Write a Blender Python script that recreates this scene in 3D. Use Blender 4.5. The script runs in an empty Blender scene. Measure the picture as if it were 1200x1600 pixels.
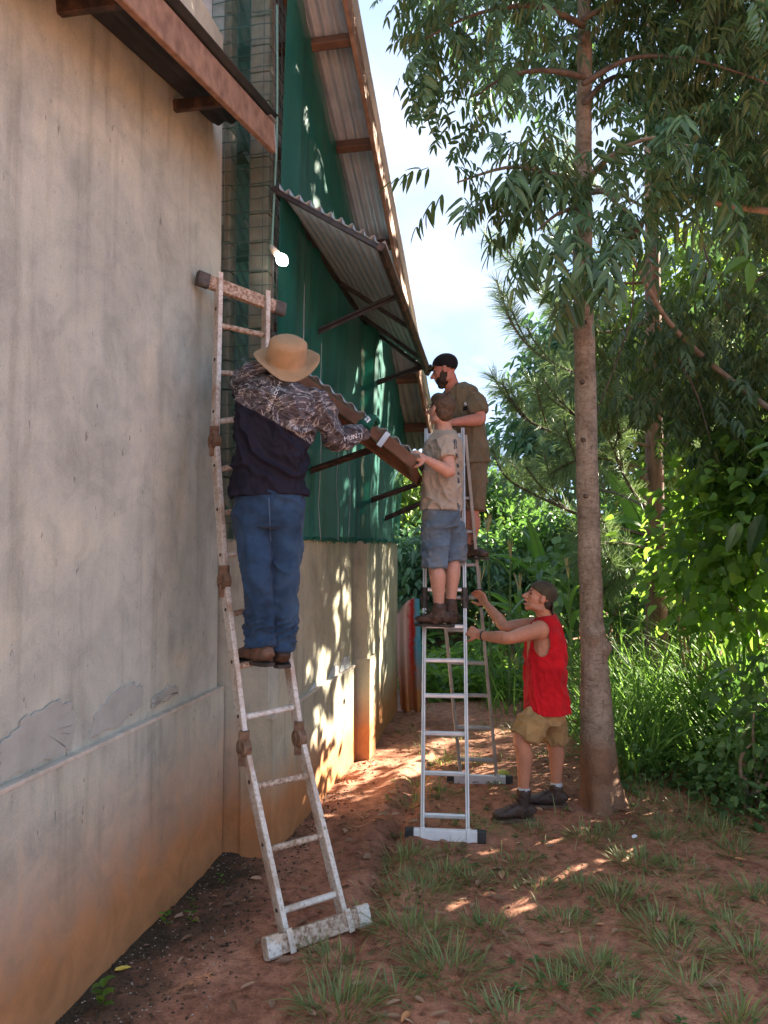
import bpy, math, random
import numpy as np
from mathutils import Vector, Matrix
from mathutils.bvhtree import BVHTree

random.seed(11)
rng = np.random.default_rng(11)
SC = bpy.context.scene
COL = SC.collection

# ------------------------------------------------------------------ camera
EYE = Vector((0.0, 0.0, 1.9))
PITCH = math.atan(55 / 1200)
cam_data = bpy.data.cameras.new('camera')
cam = bpy.data.objects.new('camera', cam_data)
COL.objects.link(cam)
cam.location = EYE
cam.rotation_euler = (math.pi / 2 + PITCH, 0, 0)
cam_data.sensor_fit = 'HORIZONTAL'
cam_data.sensor_width = 36
cam_data.lens = 36
cam_data.clip_end = 600
SC.camera = cam

# ------------------------------------------------------------------ sky and sun
SUN_DIR = Vector((0.75, 0.46, 0.44)).normalized()
SUN_EL = math.asin(SUN_DIR.z)
SUN_AZ = math.atan2(SUN_DIR.x, SUN_DIR.y)
world = bpy.data.worlds.new('World')
SC.world = world
world.use_nodes = True
wn, wl = world.node_tree.nodes, world.node_tree.links
wn.clear()
w_out = wn.new('ShaderNodeOutputWorld')
w_bg = wn.new('ShaderNodeBackground')
w_bg.inputs['Strength'].default_value = 0.088
sky = wn.new('ShaderNodeTexSky')
sky.sky_type = 'NISHITA'
sky.sun_disc = False
sky.sun_elevation = SUN_EL
sky.sun_rotation = SUN_AZ
sky.dust_density = 0.05
sky.ozone_density = 4.0
sky.air_density = 0.8
sky.altitude = 1200
tc = wn.new('ShaderNodeTexCoord')
sep = wn.new('ShaderNodeSeparateXYZ')
wl.new(tc.outputs['Generated'], sep.inputs[0])
addz = wn.new('ShaderNodeMath'); addz.operation = 'ADD'; addz.inputs[1].default_value = 0.35
wl.new(sep.outputs['Z'], addz.inputs[0])
dv = wn.new('ShaderNodeVectorMath'); dv.operation = 'DIVIDE'
cmb = wn.new('ShaderNodeCombineXYZ')
for k in range(3):
    wl.new(addz.outputs[0], cmb.inputs[k])
wl.new(tc.outputs['Generated'], dv.inputs[0]); wl.new(cmb.outputs[0], dv.inputs[1])
cn = wn.new('ShaderNodeTexNoise')
cn.inputs['Scale'].default_value = 2.3; cn.inputs['Detail'].default_value = 7
cn.inputs['Roughness'].default_value = 0.55; cn.inputs['Distortion'].default_value = 0.35
wl.new(dv.outputs[0], cn.inputs['Vector'])
cr = wn.new('ShaderNodeValToRGB')
cr.color_ramp.elements[0].position = 0.30; cr.color_ramp.elements[0].color = (0, 0, 0, 1)
cr.color_ramp.elements[1].position = 0.45; cr.color_ramp.elements[1].color = (1, 1, 1, 1)
wl.new(cn.outputs['Fac'], cr.inputs[0])
cmx = wn.new('ShaderNodeMath'); cmx.operation = 'MULTIPLY'; cmx.inputs[1].default_value = 0.96
wl.new(cr.outputs['Color'], cmx.inputs[0])
mx = wn.new('ShaderNodeMixRGB')
wl.new(cmx.outputs[0], mx.inputs['Fac'])
wl.new(sky.outputs['Color'], mx.inputs['Color1'])
cn2 = wn.new('ShaderNodeTexNoise'); cn2.inputs['Scale'].default_value = 3.1; cn2.inputs['Detail'].default_value = 5
wl.new(dv.outputs[0], cn2.inputs['Vector'])
cr2 = wn.new('ShaderNodeValToRGB')
cr2.color_ramp.elements[0].position = 0.35; cr2.color_ramp.elements[0].color = (0.82, 1.10, 1.62, 1)
cr2.color_ramp.elements[1].position = 0.66; cr2.color_ramp.elements[1].color = (1.35, 1.52, 1.8, 1)
wl.new(cn2.outputs['Fac'], cr2.inputs[0]); wl.new(cr2.outputs['Color'], mx.inputs['Color2'])
wl.new(mx.outputs['Color'], w_bg.inputs['Color'])
wl.new(w_bg.outputs[0], w_out.inputs['Surface'])

sun_data = bpy.data.lights.new('sun', 'SUN')
sun_data.energy = 4.4
sun_data.angle = math.radians(0.55)
sun_data.color = (1.0, 0.90, 0.74)
sun = bpy.data.objects.new('sun', sun_data)
COL.objects.link(sun)
sun.location = (12, 6, 14)
sun.rotation_euler = (-SUN_DIR).to_track_quat('-Z', 'Y').to_euler()

SC.view_settings.view_transform = 'Standard'
SC.view_settings.look = 'None'
SC.view_settings.gamma = 1
SC.view_settings.use_curve_mapping = False
SC.view_settings.exposure = 3.25
SC.cycles.max_bounces = 7
SC.cycles.diffuse_bounces = 4
SC.cycles.transparent_max_bounces = 10
SC.cycles.transmission_bounces = 4
SC.cycles.use_denoising = True
SC.cycles.sample_clamp_indirect = 6

# ------------------------------------------------------------------ helpers
Z = Vector((0, 0, 1))

def ray(px, py):
    r = (px - 600) / 1200; u = (800 - py) / 1200
    return Vector((r, math.cos(PITCH) - math.sin(PITCH) * u, math.sin(PITCH) + math.cos(PITCH) * u))

def at(px, py, y):
    d = ray(px, py)
    return EYE + d * (y / d.y)

def on_plane(px, py, p0, n):
    d = ray(px, py)
    return EYE + d * ((Vector(p0) - EYE).dot(n) / d.dot(n))

def gnd(px, py, z=0.0):
    return on_plane(px, py, (0, 0, z), Z)

def m_per_px(y):
    return y / 1200

def hash3(ix, iy, iz):
    h = (ix.astype(np.int64) * 374761393 + iy.astype(np.int64) * 668265263 + iz.astype(np.int64) * 2147483647) & 0xFFFFFFFF
    h = ((h ^ (h >> 13)) * 1274126177) & 0xFFFFFFFF
    h = ((h ^ (h >> 16)) * 2246822519) & 0xFFFFFFFF
    return ((h ^ (h >> 15)) & 0xFFFF) / 65535.0

def vnoise(p):
    p = np.asarray(p, float)
    i = np.floor(p).astype(np.int64); f = p - i
    f = f * f * (3 - 2 * f)
    r = 0
    for dx in (0, 1):
        wx = f[:, 0] if dx else 1 - f[:, 0]
        for dy in (0, 1):
            wy = f[:, 1] if dy else 1 - f[:, 1]
            for dz in (0, 1):
                wz = f[:, 2] if dz else 1 - f[:, 2]
                r = r + wx * wy * wz * hash3(i[:, 0] + dx, i[:, 1] + dy, i[:, 2] + dz)
    return r

def fbm(p, octaves=3):
    p = np.asarray(p, float)
    r = 0; a = 0.5; t = 0
    for o in range(octaves):
        r = r + a * vnoise(p * (2 ** o) + 17.3 * o); t += a; a *= 0.5
    return r / t

def mesh_np(name, verts, quads=None, tris=None, smooth=False):
    me = bpy.data.meshes.new(name)
    verts = np.asarray(verts, np.float32)
    nq = 0 if quads is None else len(quads); nt = 0 if tris is None else len(tris)
    loops = []
    if nq: loops.append(np.asarray(quads, np.int32).ravel())
    if nt: loops.append(np.asarray(tris, np.int32).ravel())
    loops = np.concatenate(loops)
    starts = np.concatenate([np.arange(nq) * 4, nq * 4 + np.arange(nt) * 3]).astype(np.int32)
    me.vertices.add(len(verts)); me.vertices.foreach_set('co', verts.ravel())
    me.loops.add(len(loops)); me.loops.foreach_set('vertex_index', loops)
    me.polygons.add(nq + nt); me.polygons.foreach_set('loop_start', starts)
    me.polygons.foreach_set('use_smooth', np.full(nq + nt, smooth))
    me.update(calc_edges=True)
    me.validate()
    return me

def link(name, me, mat=None, parent=None, kind=None, smooth=None, label=None):
    o = bpy.data.objects.new(name, me)
    COL.objects.link(o)
    if mat is not None:
        me.materials.clear()
        for m in (mat if isinstance(mat, (list, tuple)) else [mat]):
            me.materials.append(m)
    if parent is not None:
        o.parent = parent
        o.matrix_parent_inverse = Matrix.Translation(-Vector(parent.location)) if parent.parent is None else Matrix.Identity(4)
    if smooth is not None:
        me.polygons.foreach_set('use_smooth', np.full(len(me.polygons), smooth))
    if kind: o['kind'] = kind
    if label: o['label'] = label
    return o

def thing(name, loc, label, category, group=None):
    o = bpy.data.objects.new(name, None)
    COL.objects.link(o)
    o.location = loc
    o.empty_display_size = 0.1
    o['label'] = label; o['category'] = category
    if group: o['group'] = group
    return o

def tag(o, label, category, group=None):
    o['label'] = label; o['category'] = category
    if group: o['group'] = group
    return o

class MB:
    def __init__(s):
        s.v = []; s.f = []
    def add(s, vs, fs):
        b = len(s.v)
        s.v.extend([tuple(x) for x in vs]); s.f.extend([tuple(i + b for i in f) for f in fs])
        return s
    def beam(s, p0, p1, w, h, up=Z, ch=None, ext=0.0):
        p0 = Vector(p0); p1 = Vector(p1); a = (p1 - p0).normalized()
        p0 = p0 - a * ext; p1 = p1 + a * ext
        sd = a.cross(Vector(up))
        if sd.length < 1e-4: sd = a.cross(Vector((1, 0, 0)))
        sd.normalize(); u = sd.cross(a).normalized()
        ch = min(w, h) * 0.12 if ch is None else ch
        hw, hh = w / 2, h / 2
        prof = [(-hw + ch, -hh), (hw - ch, -hh), (hw, -hh + ch), (hw, hh - ch), (hw - ch, hh), (-hw + ch, hh), (-hw, hh - ch), (-hw, -hh + ch)]
        vs = [p + sd * x + u * y for p in (p0, p1) for x, y in prof]
        fs = [(i, (i + 1) % 8, 8 + (i + 1) % 8, 8 + i) for i in range(8)]
        fs += [tuple(range(7, -1, -1)), tuple(range(8, 16))]
        return s.add(vs, fs)
    def loft(s, rings, cap=True):
        """rings: list of lists of Vectors of equal length"""
        n = len(rings[0]); vs = [p for r in rings for p in r]; fs = []
        for k in range(len(rings) - 1):
            for i in range(n):
                j = (i + 1) % n
                fs.append((k * n + i, k * n + j, (k + 1) * n + j, (k + 1) * n + i))
        if cap:
            c0 = sum(rings[0], Vector()) / n; c1 = sum(rings[-1], Vector()) / n
            b = len(vs); vs += [c0, c1]; m = (len(rings) - 1) * n
            for i in range(n):
                j = (i + 1) % n
                fs.append((b, j, i)); fs.append((b + 1, m + i, m + j))
        return s.add(vs, fs)
    def tube(s, pts, radii, n=12, sub=0, dome=True, flat=None, wob=0.0):
        """limb-like tube through pts with radii; flat=(vector, factor) squeezes along vector"""
        pts = [Vector(p) for p in pts]; radii = list(radii)
        if sub:
            P, R = [], []
            for k in range(len(pts) - 1):
                a = pts[max(k - 1, 0)]; b = pts[k]; c = pts[k + 1]; d = pts[min(k + 2, len(pts) - 1)]
                ra = radii[max(k - 1, 0)]; rb = radii[k]; rc = radii[k + 1]; rd = radii[min(k + 2, len(pts) - 1)]
                for q in range(sub):
                    t = q / sub
                    cr_ = lambda a, b, c, d: 0.5 * ((2 * b) + (c - a) * t + (2 * a - 5 * b + 4 * c - d) * t * t + (3 * b - a - 3 * c + d) * t ** 3)
                    P.append(cr_(a, b, c, d)); R.append(cr_(ra, rb, rc, rd))
            P.append(pts[-1]); R.append(radii[-1]); pts, radii = P, R
        if dome:
            a0 = (pts[0] - pts[1]).normalized(); a1 = (pts[-1] - pts[-2]).normalized()
            r0, r1 = radii[0], radii[-1]
            pts = [pts[0] + a0 * r0 * 0.9, pts[0] + a0 * r0 * 0.6] + pts + [pts[-1] + a1 * r1 * 0.6, pts[-1] + a1 * r1 * 0.9]
            radii = [r0 * 0.4, r0 * 0.8] + radii + [r1 * 0.8, r1 * 0.4]
        rings = []; ref = None
        for k, p in enumerate(pts):
            t = (pts[min(k + 1, len(pts) - 1)] - pts[max(k - 1, 0)]).normalized()
            if ref is None:
                ref = t.orthogonal().normalized()
            ref = (ref - t * ref.dot(t))
            if ref.length < 1e-5: ref = t.orthogonal()
            ref.normalize(); bi = t.cross(ref)
            ring = []
            for i in range(n):
                an = 2 * math.pi * i / n
                off = (ref * math.cos(an) + bi * math.sin(an)) * radii[k] * (1 + (random.uniform(-wob, wob) if wob else 0))
                if flat: off = off - flat[0] * off.dot(flat[0]) * (1 - flat[1])
                ring.append(p + off)
            rings.append(ring)
        return s.loft(rings)
    def rings(s, spec, n=20, power=2.4):
        """spec: list of (center, right axis, half width, half depth)"""
        out = []
        cs = [Vector(c[0]) for c in spec]
        for k, (c, ax, rx, ry) in enumerate(spec):
            t = (cs[min(k + 1, len(cs) - 1)] - cs[max(k - 1, 0)]).normalized()
            ax = Vector(ax); ax = (ax - t * ax.dot(t)).normalized(); fw = t.cross(ax)
            ring = []
            for i in range(n):
                an = 2 * math.pi * i / n; co, si = math.cos(an), math.sin(an)
                x = math.copysign(abs(co) ** (2 / power), co) * rx; y = math.copysign(abs(si) ** (2 / power), si) * ry
                ring.append(Vector(c) + ax * x + fw * y)
            out.append(ring)
        return s.loft(out)
    def ell(s, c, ax, ay, az, nu=14, nv=9):
        """ellipsoid with the three half-axis vectors"""
        c = Vector(c); rings = []
        for k in range(1, nv):
            ph = math.pi * k / nv
            rings.append([c + az * (-math.cos(ph)) + (ax * math.cos(2 * math.pi * i / nu) + ay * math.sin(2 * math.pi * i / nu)) * math.sin(ph) for i in range(nu)])
        b = len(s.v); n = nu
        s.add([p for r in rings for p in r] + [c - az, c + az], [])
        for k in range(nv - 2):
            for i in range(n):
                j = (i + 1) % n
                s.f.append((b + k * n + i, b + k * n + j, b + (k + 1) * n + j, b + (k + 1) * n + i))
        lo = b + (nv - 1) * n; hi = lo + 1; m = b + (nv - 2) * n
        for i in range(n):
            j = (i + 1) % n
            s.f.append((lo, b + j, b + i)); s.f.append((hi, m + i, m + j))
        return s
    def mesh(s, name, smooth=False):
        me = bpy.data.meshes.new(name)
        me.from_pydata(s.v, [], s.f)
        me.polygons.foreach_set('use_smooth', np.full(len(me.polygons), smooth))
        me.update()
        return me
    def build(s, name, mat, parent=None, smooth=False, **k):
        return link(name, s.mesh(name, smooth), mat, parent, **k)

def remeshed(mb, voxel, smooth_it=4, fac=0.5):
    me = mb.mesh('temp')
    o = bpy.data.objects.new('temp', me); COL.objects.link(o)
    m = o.modifiers.new('r', 'REMESH'); m.mode = 'VOXEL'; m.voxel_size = voxel
    if smooth_it:
        s = o.modifiers.new('s', 'SMOOTH'); s.factor = fac; s.iterations = smooth_it
    dg = bpy.context.evaluated_depsgraph_get()
    out = bpy.data.meshes.new_from_object(o.evaluated_get(dg))
    bpy.data.objects.remove(o); bpy.data.meshes.remove(me)
    out.polygons.foreach_set('use_smooth', np.full(len(out.polygons), True))
    return out

def co_of(me):
    a = np.empty(len(me.vertices) * 3, np.float32); me.vertices.foreach_get('co', a); return a.reshape(-1, 3).astype(float)

def no_of(me):
    a = np.empty(len(me.vertices) * 3, np.float32); me.vertices.foreach_get('normal', a); return a.reshape(-1, 3).astype(float)

def displace(me, amount, soft=False):
    """amount: function of coords -> metres along the normal"""
    c = co_of(me); n = no_of(me)
    a = amount(c)
    if soft: a = a * np.clip(1.25 - 1.3 * np.abs(n[:, 2]) ** 2, 0, 1)
    c = c + n * a[:, None]
    me.vertices.foreach_set('co', c.astype(np.float32).ravel()); me.update()

def folds(c, scale, amp, seed=0.0, direction=(1, 0, 0), stretch=4.0):
    """ridged cloth folds running along direction"""
    d = np.array(Vector(direction).normalized())
    al = c @ d
    q = c * scale - np.outer(al * scale * (1 - 1 / stretch), d) + seed
    w = fbm(c * scale * 0.7 + seed + 5, 2)[:, None] * 1.2
    r = 1 - np.abs(2 * fbm(q + w, 2) - 1)
    return amp * (2.2 * np.clip(r, 0, 1) ** 5 - 0.75)

# ------------------------------------------------------------------ materials
def mat_new(name):
    m = bpy.data.materials.new(name); m.use_nodes = True
    nt = m.node_tree; nt.nodes.clear()
    out = nt.nodes.new('ShaderNodeOutputMaterial'); b = nt.nodes.new('ShaderNodeBsdfPrincipled')
    nt.links.new(b.outputs[0], out.inputs[0])
    return m, nt.nodes, nt.links, b, out

def node_noise(n, l, scale, detail=4, rough=0.55, vec=None, stretch=None, coord='Object', dist=0.0):
    tcn = n.new('ShaderNodeTexCoord'); src = tcn.outputs[coord] if vec is None else vec
    if stretch is not None:
        mp = n.new('ShaderNodeMapping'); mp.inputs['Scale'].default_value = stretch
        l.new(src, mp.inputs[0]); src = mp.outputs[0]
    t = n.new('ShaderNodeTexNoise'); t.inputs['Scale'].default_value = scale
    t.inputs['Detail'].default_value = detail; t.inputs['Roughness'].default_value = rough
    t.inputs['Distortion'].default_value = dist
    l.new(src, t.inputs['Vector'])
    return t.outputs['Fac']

def node_ramp(n, l, fac, stops):
    r = n.new('ShaderNodeValToRGB'); e = r.color_ramp.elements
    while len(e) > 1: e.remove(e[-1])
    for i, (p, c) in enumerate(stops):
        el = e[0] if i == 0 else e.new(p)
        el.position = p; el.color = (*c, 1) if len(c) == 3 else c
    l.new(fac, r.inputs[0])
    return r.outputs['Color']

def node_mix(n, l, fac, a, b, mode='MIX'):
    x = n.new('ShaderNodeMixRGB'); x.blend_type = mode
    for i, v in enumerate((fac, a, b)):
        if hasattr(v, 'is_linked') or isinstance(v, bpy.types.NodeSocket): l.new(v, x.inputs[i])
        elif i == 0: x.inputs[0].default_value = v
        else: x.inputs[i].default_value = (*v, 1)
    return x.outputs[0]

def node_bump(n, l, b, height, strength=0.3, dist=0.01):
    bp = n.new('ShaderNodeBump'); bp.inputs['Strength'].default_value = strength; bp.inputs['Distance'].default_value = dist
    l.new(height, bp.inputs['Height']); l.new(bp.outputs[0], b.inputs['Normal'])
    return bp

def proc(name, c1, c2, scale=20, rough=0.7, metal=0.0, bump=0.2, bscale=None, stretch=None, spec=0.4, lo=0.3, hi=0.7, bdist=0.004, coord='Object'):
    m, n, l, b, out = mat_new(name)
    f = node_noise(n, l, scale, stretch=stretch, coord=coord)
    l.new(node_ramp(n, l, f, [(lo, c1), (hi, c2)]), b.inputs['Base Color'])
    b.inputs['Roughness'].default_value = rough; b.inputs['Metallic'].default_value = metal
    b.inputs['Specular IOR Level'].default_value = spec
    if bump:
        node_bump(n, l, b, node_noise(n, l, bscale or scale * 3, stretch=stretch, coord=coord), bump, bdist)
    return m

def leaf_mat(name, dark, light, trans=0.35, rough=0.42, tcol=None, spec=0.4):
    m, n, l, b, out = mat_new(name)
    g = n.new('ShaderNodeNewGeometry')
    ob = n.new('ShaderNodeObjectInfo')
    ad = n.new('ShaderNodeMath'); ad.operation = 'ADD'; l.new(g.outputs['Random Per Island'], ad.inputs[0]); l.new(ob.outputs['Random'], ad.inputs[1])
    fr = n.new('ShaderNodeMath'); fr.operation = 'FRACT'; l.new(ad.outputs[0], fr.inputs[0])
    col = node_ramp(n, l, fr.outputs[0], [(0.0, dark), (0.75, light), (0.96, tuple(min(1, x * 1.25) for x in light)), (1.0, (light[0] * 1.6, light[1] * 1.2, light[2] * 0.8))])
    l.new(col, b.inputs['Base Color']); b.inputs['Roughness'].default_value = rough
    b.inputs['Specular IOR Level'].default_value = spec
    t = n.new('ShaderNodeBsdfTranslucent')
    tc_ = tcol or (light[0] * 1.5, light[1] * 1.7, light[2] * 0.6)
    l.new(node_mix(n, l, 0.5, col, tc_), t.inputs['Color'])
    mxs = n.new('ShaderNodeMixShader'); mxs.inputs[0].default_value = trans
    l.new(b.outputs[0], mxs.inputs[1]); l.new(t.outputs[0], mxs.inputs[2]); l.new(mxs.outputs[0], out.inputs[0])
    return m

# ------------------------------------------------------------------ ground
def seg_dist(x, y, a, b):
    ax, ay = a; bx, by = b
    t = np.clip(((x - ax) * (bx - ax) + (y - ay) * (by - ay)) / ((bx - ax) ** 2 + (by - ay) ** 2), 0, 1)
    return np.hypot(x - ax - t * (bx - ax), y - ay - t * (by - ay)), t

RILL = [tuple(gnd(*p)[:2]) for p in [(700, 1165), (652, 1215), (618, 1300), (590, 1385), (540, 1500)]]

def ground_z(x, y, fine=True):
    x = np.asarray(x, float); y = np.asarray(y, float)
    p = np.stack([x, y, np.zeros_like(x)], -1).reshape(-1, 3)
    z = 0.05 * (fbm(p * 0.9, 2) - 0.5)
    if fine:
        z = z + 0.028 * (fbm(p * 5.0 + 3, 3) - 0.5) + 0.016 * (fbm(p * 19.0 + 9, 2) - 0.5)
    z = z.reshape(x.shape)
    for a, b in zip(RILL[:-1], RILL[1:]):
        d, t = seg_dist(x, y, a, b)
        wob = 1 + 0.5 * np.sin(8 * y)
        z = z - 0.045 * np.exp(-(d / (0.055 * wob)) ** 2)
        z = z + 0.02 * np.exp(-((d - 0.16) / 0.09) ** 2)
    return z

def gz(x, y):
    return float(ground_z(np.array([x]), np.array([y]))[0])

def axis_lines(lo, hi, step, far):
    core = np.arange(lo, hi + 1e-6, step)
    out = []; s = step; p = hi
    while p < far:
        s *= 1.35; p += s; out.append(p)
    neg = []; s = step; p = lo
    while p > -far:
        s *= 1.35; p -= s; neg.append(p)
    return np.concatenate([neg[::-1], core, out])

gx = axis_lines(-2.2, 4.6, 0.032, 170); gy = axis_lines(1.6, 9.6, 0.032, 170)
GX, GY = np.meshgrid(gx, gy)
GZ = ground_z(GX, GY)
far = np.hypot(GX, GY)
GZ = np.where(far > 40, GZ * 0.0, GZ)
nx_, ny_ = len(gx), len(gy)
idx = np.arange(nx_ * ny_).reshape(ny_, nx_)
gq = np.stack([idx[:-1, :-1], idx[:-1, 1:], idx[1:, 1:], idx[1:, :-1]], -1).reshape(-1, 4)
gme = mesh_np('ground', np.stack([GX, GY, GZ], -1).reshape(-1, 3), gq, smooth=True)

m_soil, n, l, b, out = mat_new('red_soil')
f1 = node_noise(n, l, 1.1, 5, 0.6, dist=0.6)
f2 = node_noise(n, l, 14, 6, 0.65)
f3 = node_noise(n, l, 75, 4, 0.7)
c1 = node_ramp(n, l, f1, [(0.3, (0.22, 0.096, 0.058)), (0.48, (0.37, 0.165, 0.100)), (0.7, (0.47, 0.235, 0.148))])
c2 = node_ramp(n, l, f2, [(0.3, (0.45, 0.40, 0.36)), (0.55, (1, 1, 1)), (0.75, (1.25, 1.2, 1.15))])
c3 = node_ramp(n, l, f3, [(0.32, (0.5, 0.48, 0.45)), (0.5, (1, 1, 1)), (0.72, (1.3, 1.28, 1.2))])
cc = node_mix(n, l, 1.0, c1, c2, 'MULTIPLY'); cc = node_mix(n, l, 0.8, cc, c3, 'MULTIPLY')
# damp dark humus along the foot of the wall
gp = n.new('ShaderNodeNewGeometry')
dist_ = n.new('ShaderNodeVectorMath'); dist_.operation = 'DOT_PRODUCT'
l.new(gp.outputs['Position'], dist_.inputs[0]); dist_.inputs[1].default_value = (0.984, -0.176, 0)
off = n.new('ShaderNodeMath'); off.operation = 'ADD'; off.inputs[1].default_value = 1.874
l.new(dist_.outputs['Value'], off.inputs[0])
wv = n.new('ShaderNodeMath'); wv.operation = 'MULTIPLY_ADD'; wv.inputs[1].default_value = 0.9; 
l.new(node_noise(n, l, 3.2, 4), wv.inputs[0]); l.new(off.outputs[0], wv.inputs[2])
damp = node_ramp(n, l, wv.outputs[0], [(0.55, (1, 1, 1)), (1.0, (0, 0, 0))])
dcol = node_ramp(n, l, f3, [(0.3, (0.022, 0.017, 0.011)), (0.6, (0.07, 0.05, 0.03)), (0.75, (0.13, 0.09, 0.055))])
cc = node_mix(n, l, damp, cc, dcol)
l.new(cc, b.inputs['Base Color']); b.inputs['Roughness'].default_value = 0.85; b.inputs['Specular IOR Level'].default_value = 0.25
hh = node_mix(n, l, 0.5, f2, f3)
node_bump(n, l, b, hh, 0.75, 0.02)
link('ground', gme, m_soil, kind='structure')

# ------------------------------------------------------------------ building frame of reference
A = gnd(75, 1600); A.z = 0
B = gnd(338, 1335); B.z = 0
D1 = (B - A).normalized(); N1 = Vector((D1.y, -D1.x, 0))
S0 = Vector((-0.722, 4.82, 0)); F3 = gnd(621, 1110)
D2 = (F3 - S0).normalized(); N2 = Vector((D2.y, -D2.x, 0))
TP = 2.22                                     # where the pilaster stands along the gable wall
Q = S0 + D2 * TP + N2 * 0.12
D3 = (F3 - Q).normalized(); N3 = Vector((D3.y, -D3.x, 0)); L3 = (F3 - Q).length
WT = 1.955                                    # top of the low gable wall

def wall_mat(name, base, streak=0.5, mud=0.75, mudcol=(0.45, 0.195, 0.08)):
    m, n, l, b, out = mat_new(name)
    g = n.new('ShaderNodeNewGeometry'); pos = g.outputs['Position']
    big = node_noise(n, l, 1.3, 4, 0.6, vec=pos, dist=0.8)
    tro = node_noise(n, l, 5.0, 6, 0.68, vec=pos, dist=0.7)
    st = node_noise(n, l, 9, 4, 0.6, vec=pos, stretch=(1, 1, 0.07))
    fine = node_noise(n, l, 120, 3, 0.7, vec=pos)
    k = lambda s: tuple(x * s for x in base)
    c = node_ramp(n, l, big, [(0.3, k(0.80)), (0.5, k(1.0)), (0.72, (base[0] * 1.2, base[1] * 1.15, base[2] * 1.08))])
    c = node_mix(n, l, 0.75, c, node_ramp(n, l, tro, [(0.3, (0.72, 0.73, 0.73)), (0.52, (1, 1, 1)), (0.75, (1.16, 1.13, 1.08))]), 'MULTIPLY')
    c = node_mix(n, l, streak, c, node_ramp(n, l, st, [(0.28, (0.52, 0.50, 0.45)), (0.46, (0.96, 0.96, 0.95)), (0.7, (1.12, 1.1, 1.05))]), 'MULTIPLY')
    c = node_mix(n, l, 0.35, c, node_ramp(n, l, fine, [(0.3, (0.7, 0.7, 0.7)), (0.6, (1.1, 1.1, 1.1))]), 'MULTIPLY')
    # small pits and scuffs
    pit = node_noise(n, l, 30, 3, 0.6, vec=pos, stretch=(1, 1, 0.4))
    c = node_mix(n, l, node_ramp(n, l, pit, [(0.68, (0, 0, 0)), (0.73, (0.8, 0.8, 0.8))]), c, k(0.38))
    # splashed laterite mud
    sx = n.new('ShaderNodeSeparateXYZ'); l.new(pos, sx.inputs[0])
    mz = n.new('ShaderNodeMath'); mz.operation = 'MULTIPLY_ADD'; mz.inputs[1].default_value = -0.5
    l.new(node_mix(n, l, 0.5, tro, st), mz.inputs[0]); l.new(sx.outputs['Z'], mz.inputs[2])
    md = node_ramp(n, l, mz.outputs[0], [(0.0, (1, 1, 1)), (mud * 0.45, (0.5, 0.5, 0.5)), (mud, (0, 0, 0))])
    mc = node_ramp(n, l, tro, [(0.3, tuple(x * 0.8 for x in mudcol)), (0.7, tuple(x * 1.2 for x in mudcol))])
    c = node_mix(n, l, md, c, mc)
    l.new(c, b.inputs['Base Color']); b.inputs['Roughness'].default_value = 0.92; b.inputs['Specular IOR Level'].default_value = 0.2
    trw = node_noise(n, l, 22, 5, 0.7, vec=pos, stretch=(1, 1, 0.45), dist=1.2)
    node_bump(n, l, b, node_mix(n, l, 0.4, trw, fine), 0.5, 0.012)
    return m

m_plaster = wall_mat('grey_plaster', (0.465, 0.475, 0.405), 0.45, 0.55)
m_plinth = wall_mat('muddy_plaster', (0.455, 0.45, 0.375), 0.55, 0.66)
m_gable = wall_mat('cream_plaster', (0.44, 0.41, 0.31), 0.75, 0.38)
m_white_wall = wall_mat('pale_plaster', (0.56, 0.53, 0.49), 0.3, 0.2)
m_ledge = proc('cement_ledge', (0.42, 0.36, 0.28), (0.58, 0.52, 0.44), 18, 0.95, bump=0.5, bscale=50)
m_patch_grey = proc('grey_cement_patch', (0.32, 0.325, 0.285), (0.40, 0.405, 0.355), 9, 0.95, bump=0.3, bscale=60)
m_patch_white = proc('white_filler', (0.5, 0.5, 0.49), (0.68, 0.68, 0.67), 12, 0.9, bump=0.3, bscale=60)
m_wood = proc('brown_timber', (0.065, 0.032, 0.018), (0.17, 0.088, 0.05), 7, 0.75, bump=0.35, bscale=30, stretch=(1, 1, 1), lo=0.25, hi=0.75)
m_wood_pale = proc('weathered_timber', (0.15, 0.075, 0.045), (0.33, 0.195, 0.125), 14, 0.8, bump=0.35, bscale=40, lo=0.25, hi=0.75)
m_dark_steel = proc('dark_painted_steel', (0.022, 0.022, 0.024), (0.06, 0.056, 0.055), 14, 0.5, metal=0.2, bump=0.15, bscale=60)
m_rust_bar = proc('rusty_angle_bar', (0.035, 0.026, 0.022), (0.16, 0.085, 0.055), 16, 0.6, metal=0.3, bump=0.2, bscale=60, lo=0.45, hi=0.75)
m_zinc = proc('galvanised_sheet', (0.40, 0.46, 0.50), (0.58, 0.64, 0.68), 5, 0.35, metal=0.4, bump=0.05)
m_zinc_awn = proc('dull_zinc_sheet', (0.23, 0.29, 0.32), (0.33, 0.40, 0.44), 4, 0.45, metal=0.15, bump=0.05)
m_shade_sheet = proc('shade_dark_sheet', (0.022, 0.022, 0.025), (0.05, 0.048, 0.05), 6, 0.7, metal=0.1, bump=0.1)  # near-black colour stands in for the shade under the lean-to roof
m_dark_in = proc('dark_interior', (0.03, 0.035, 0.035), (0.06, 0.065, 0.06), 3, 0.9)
m_brick_col = proc('grey_brown_block', (0.20, 0.165, 0.125), (0.33, 0.28, 0.22), 12, 0.95, bump=0.5, bscale=40)
m_wire = proc('galvanised_wire', (0.07, 0.075, 0.07), (0.15, 0.15, 0.14), 30, 0.5, metal=0.5, bump=0)
m_pipe = proc('green_conduit', (0.10, 0.22, 0.18), (0.16, 0.30, 0.25), 10, 0.4, bump=0)
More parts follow.
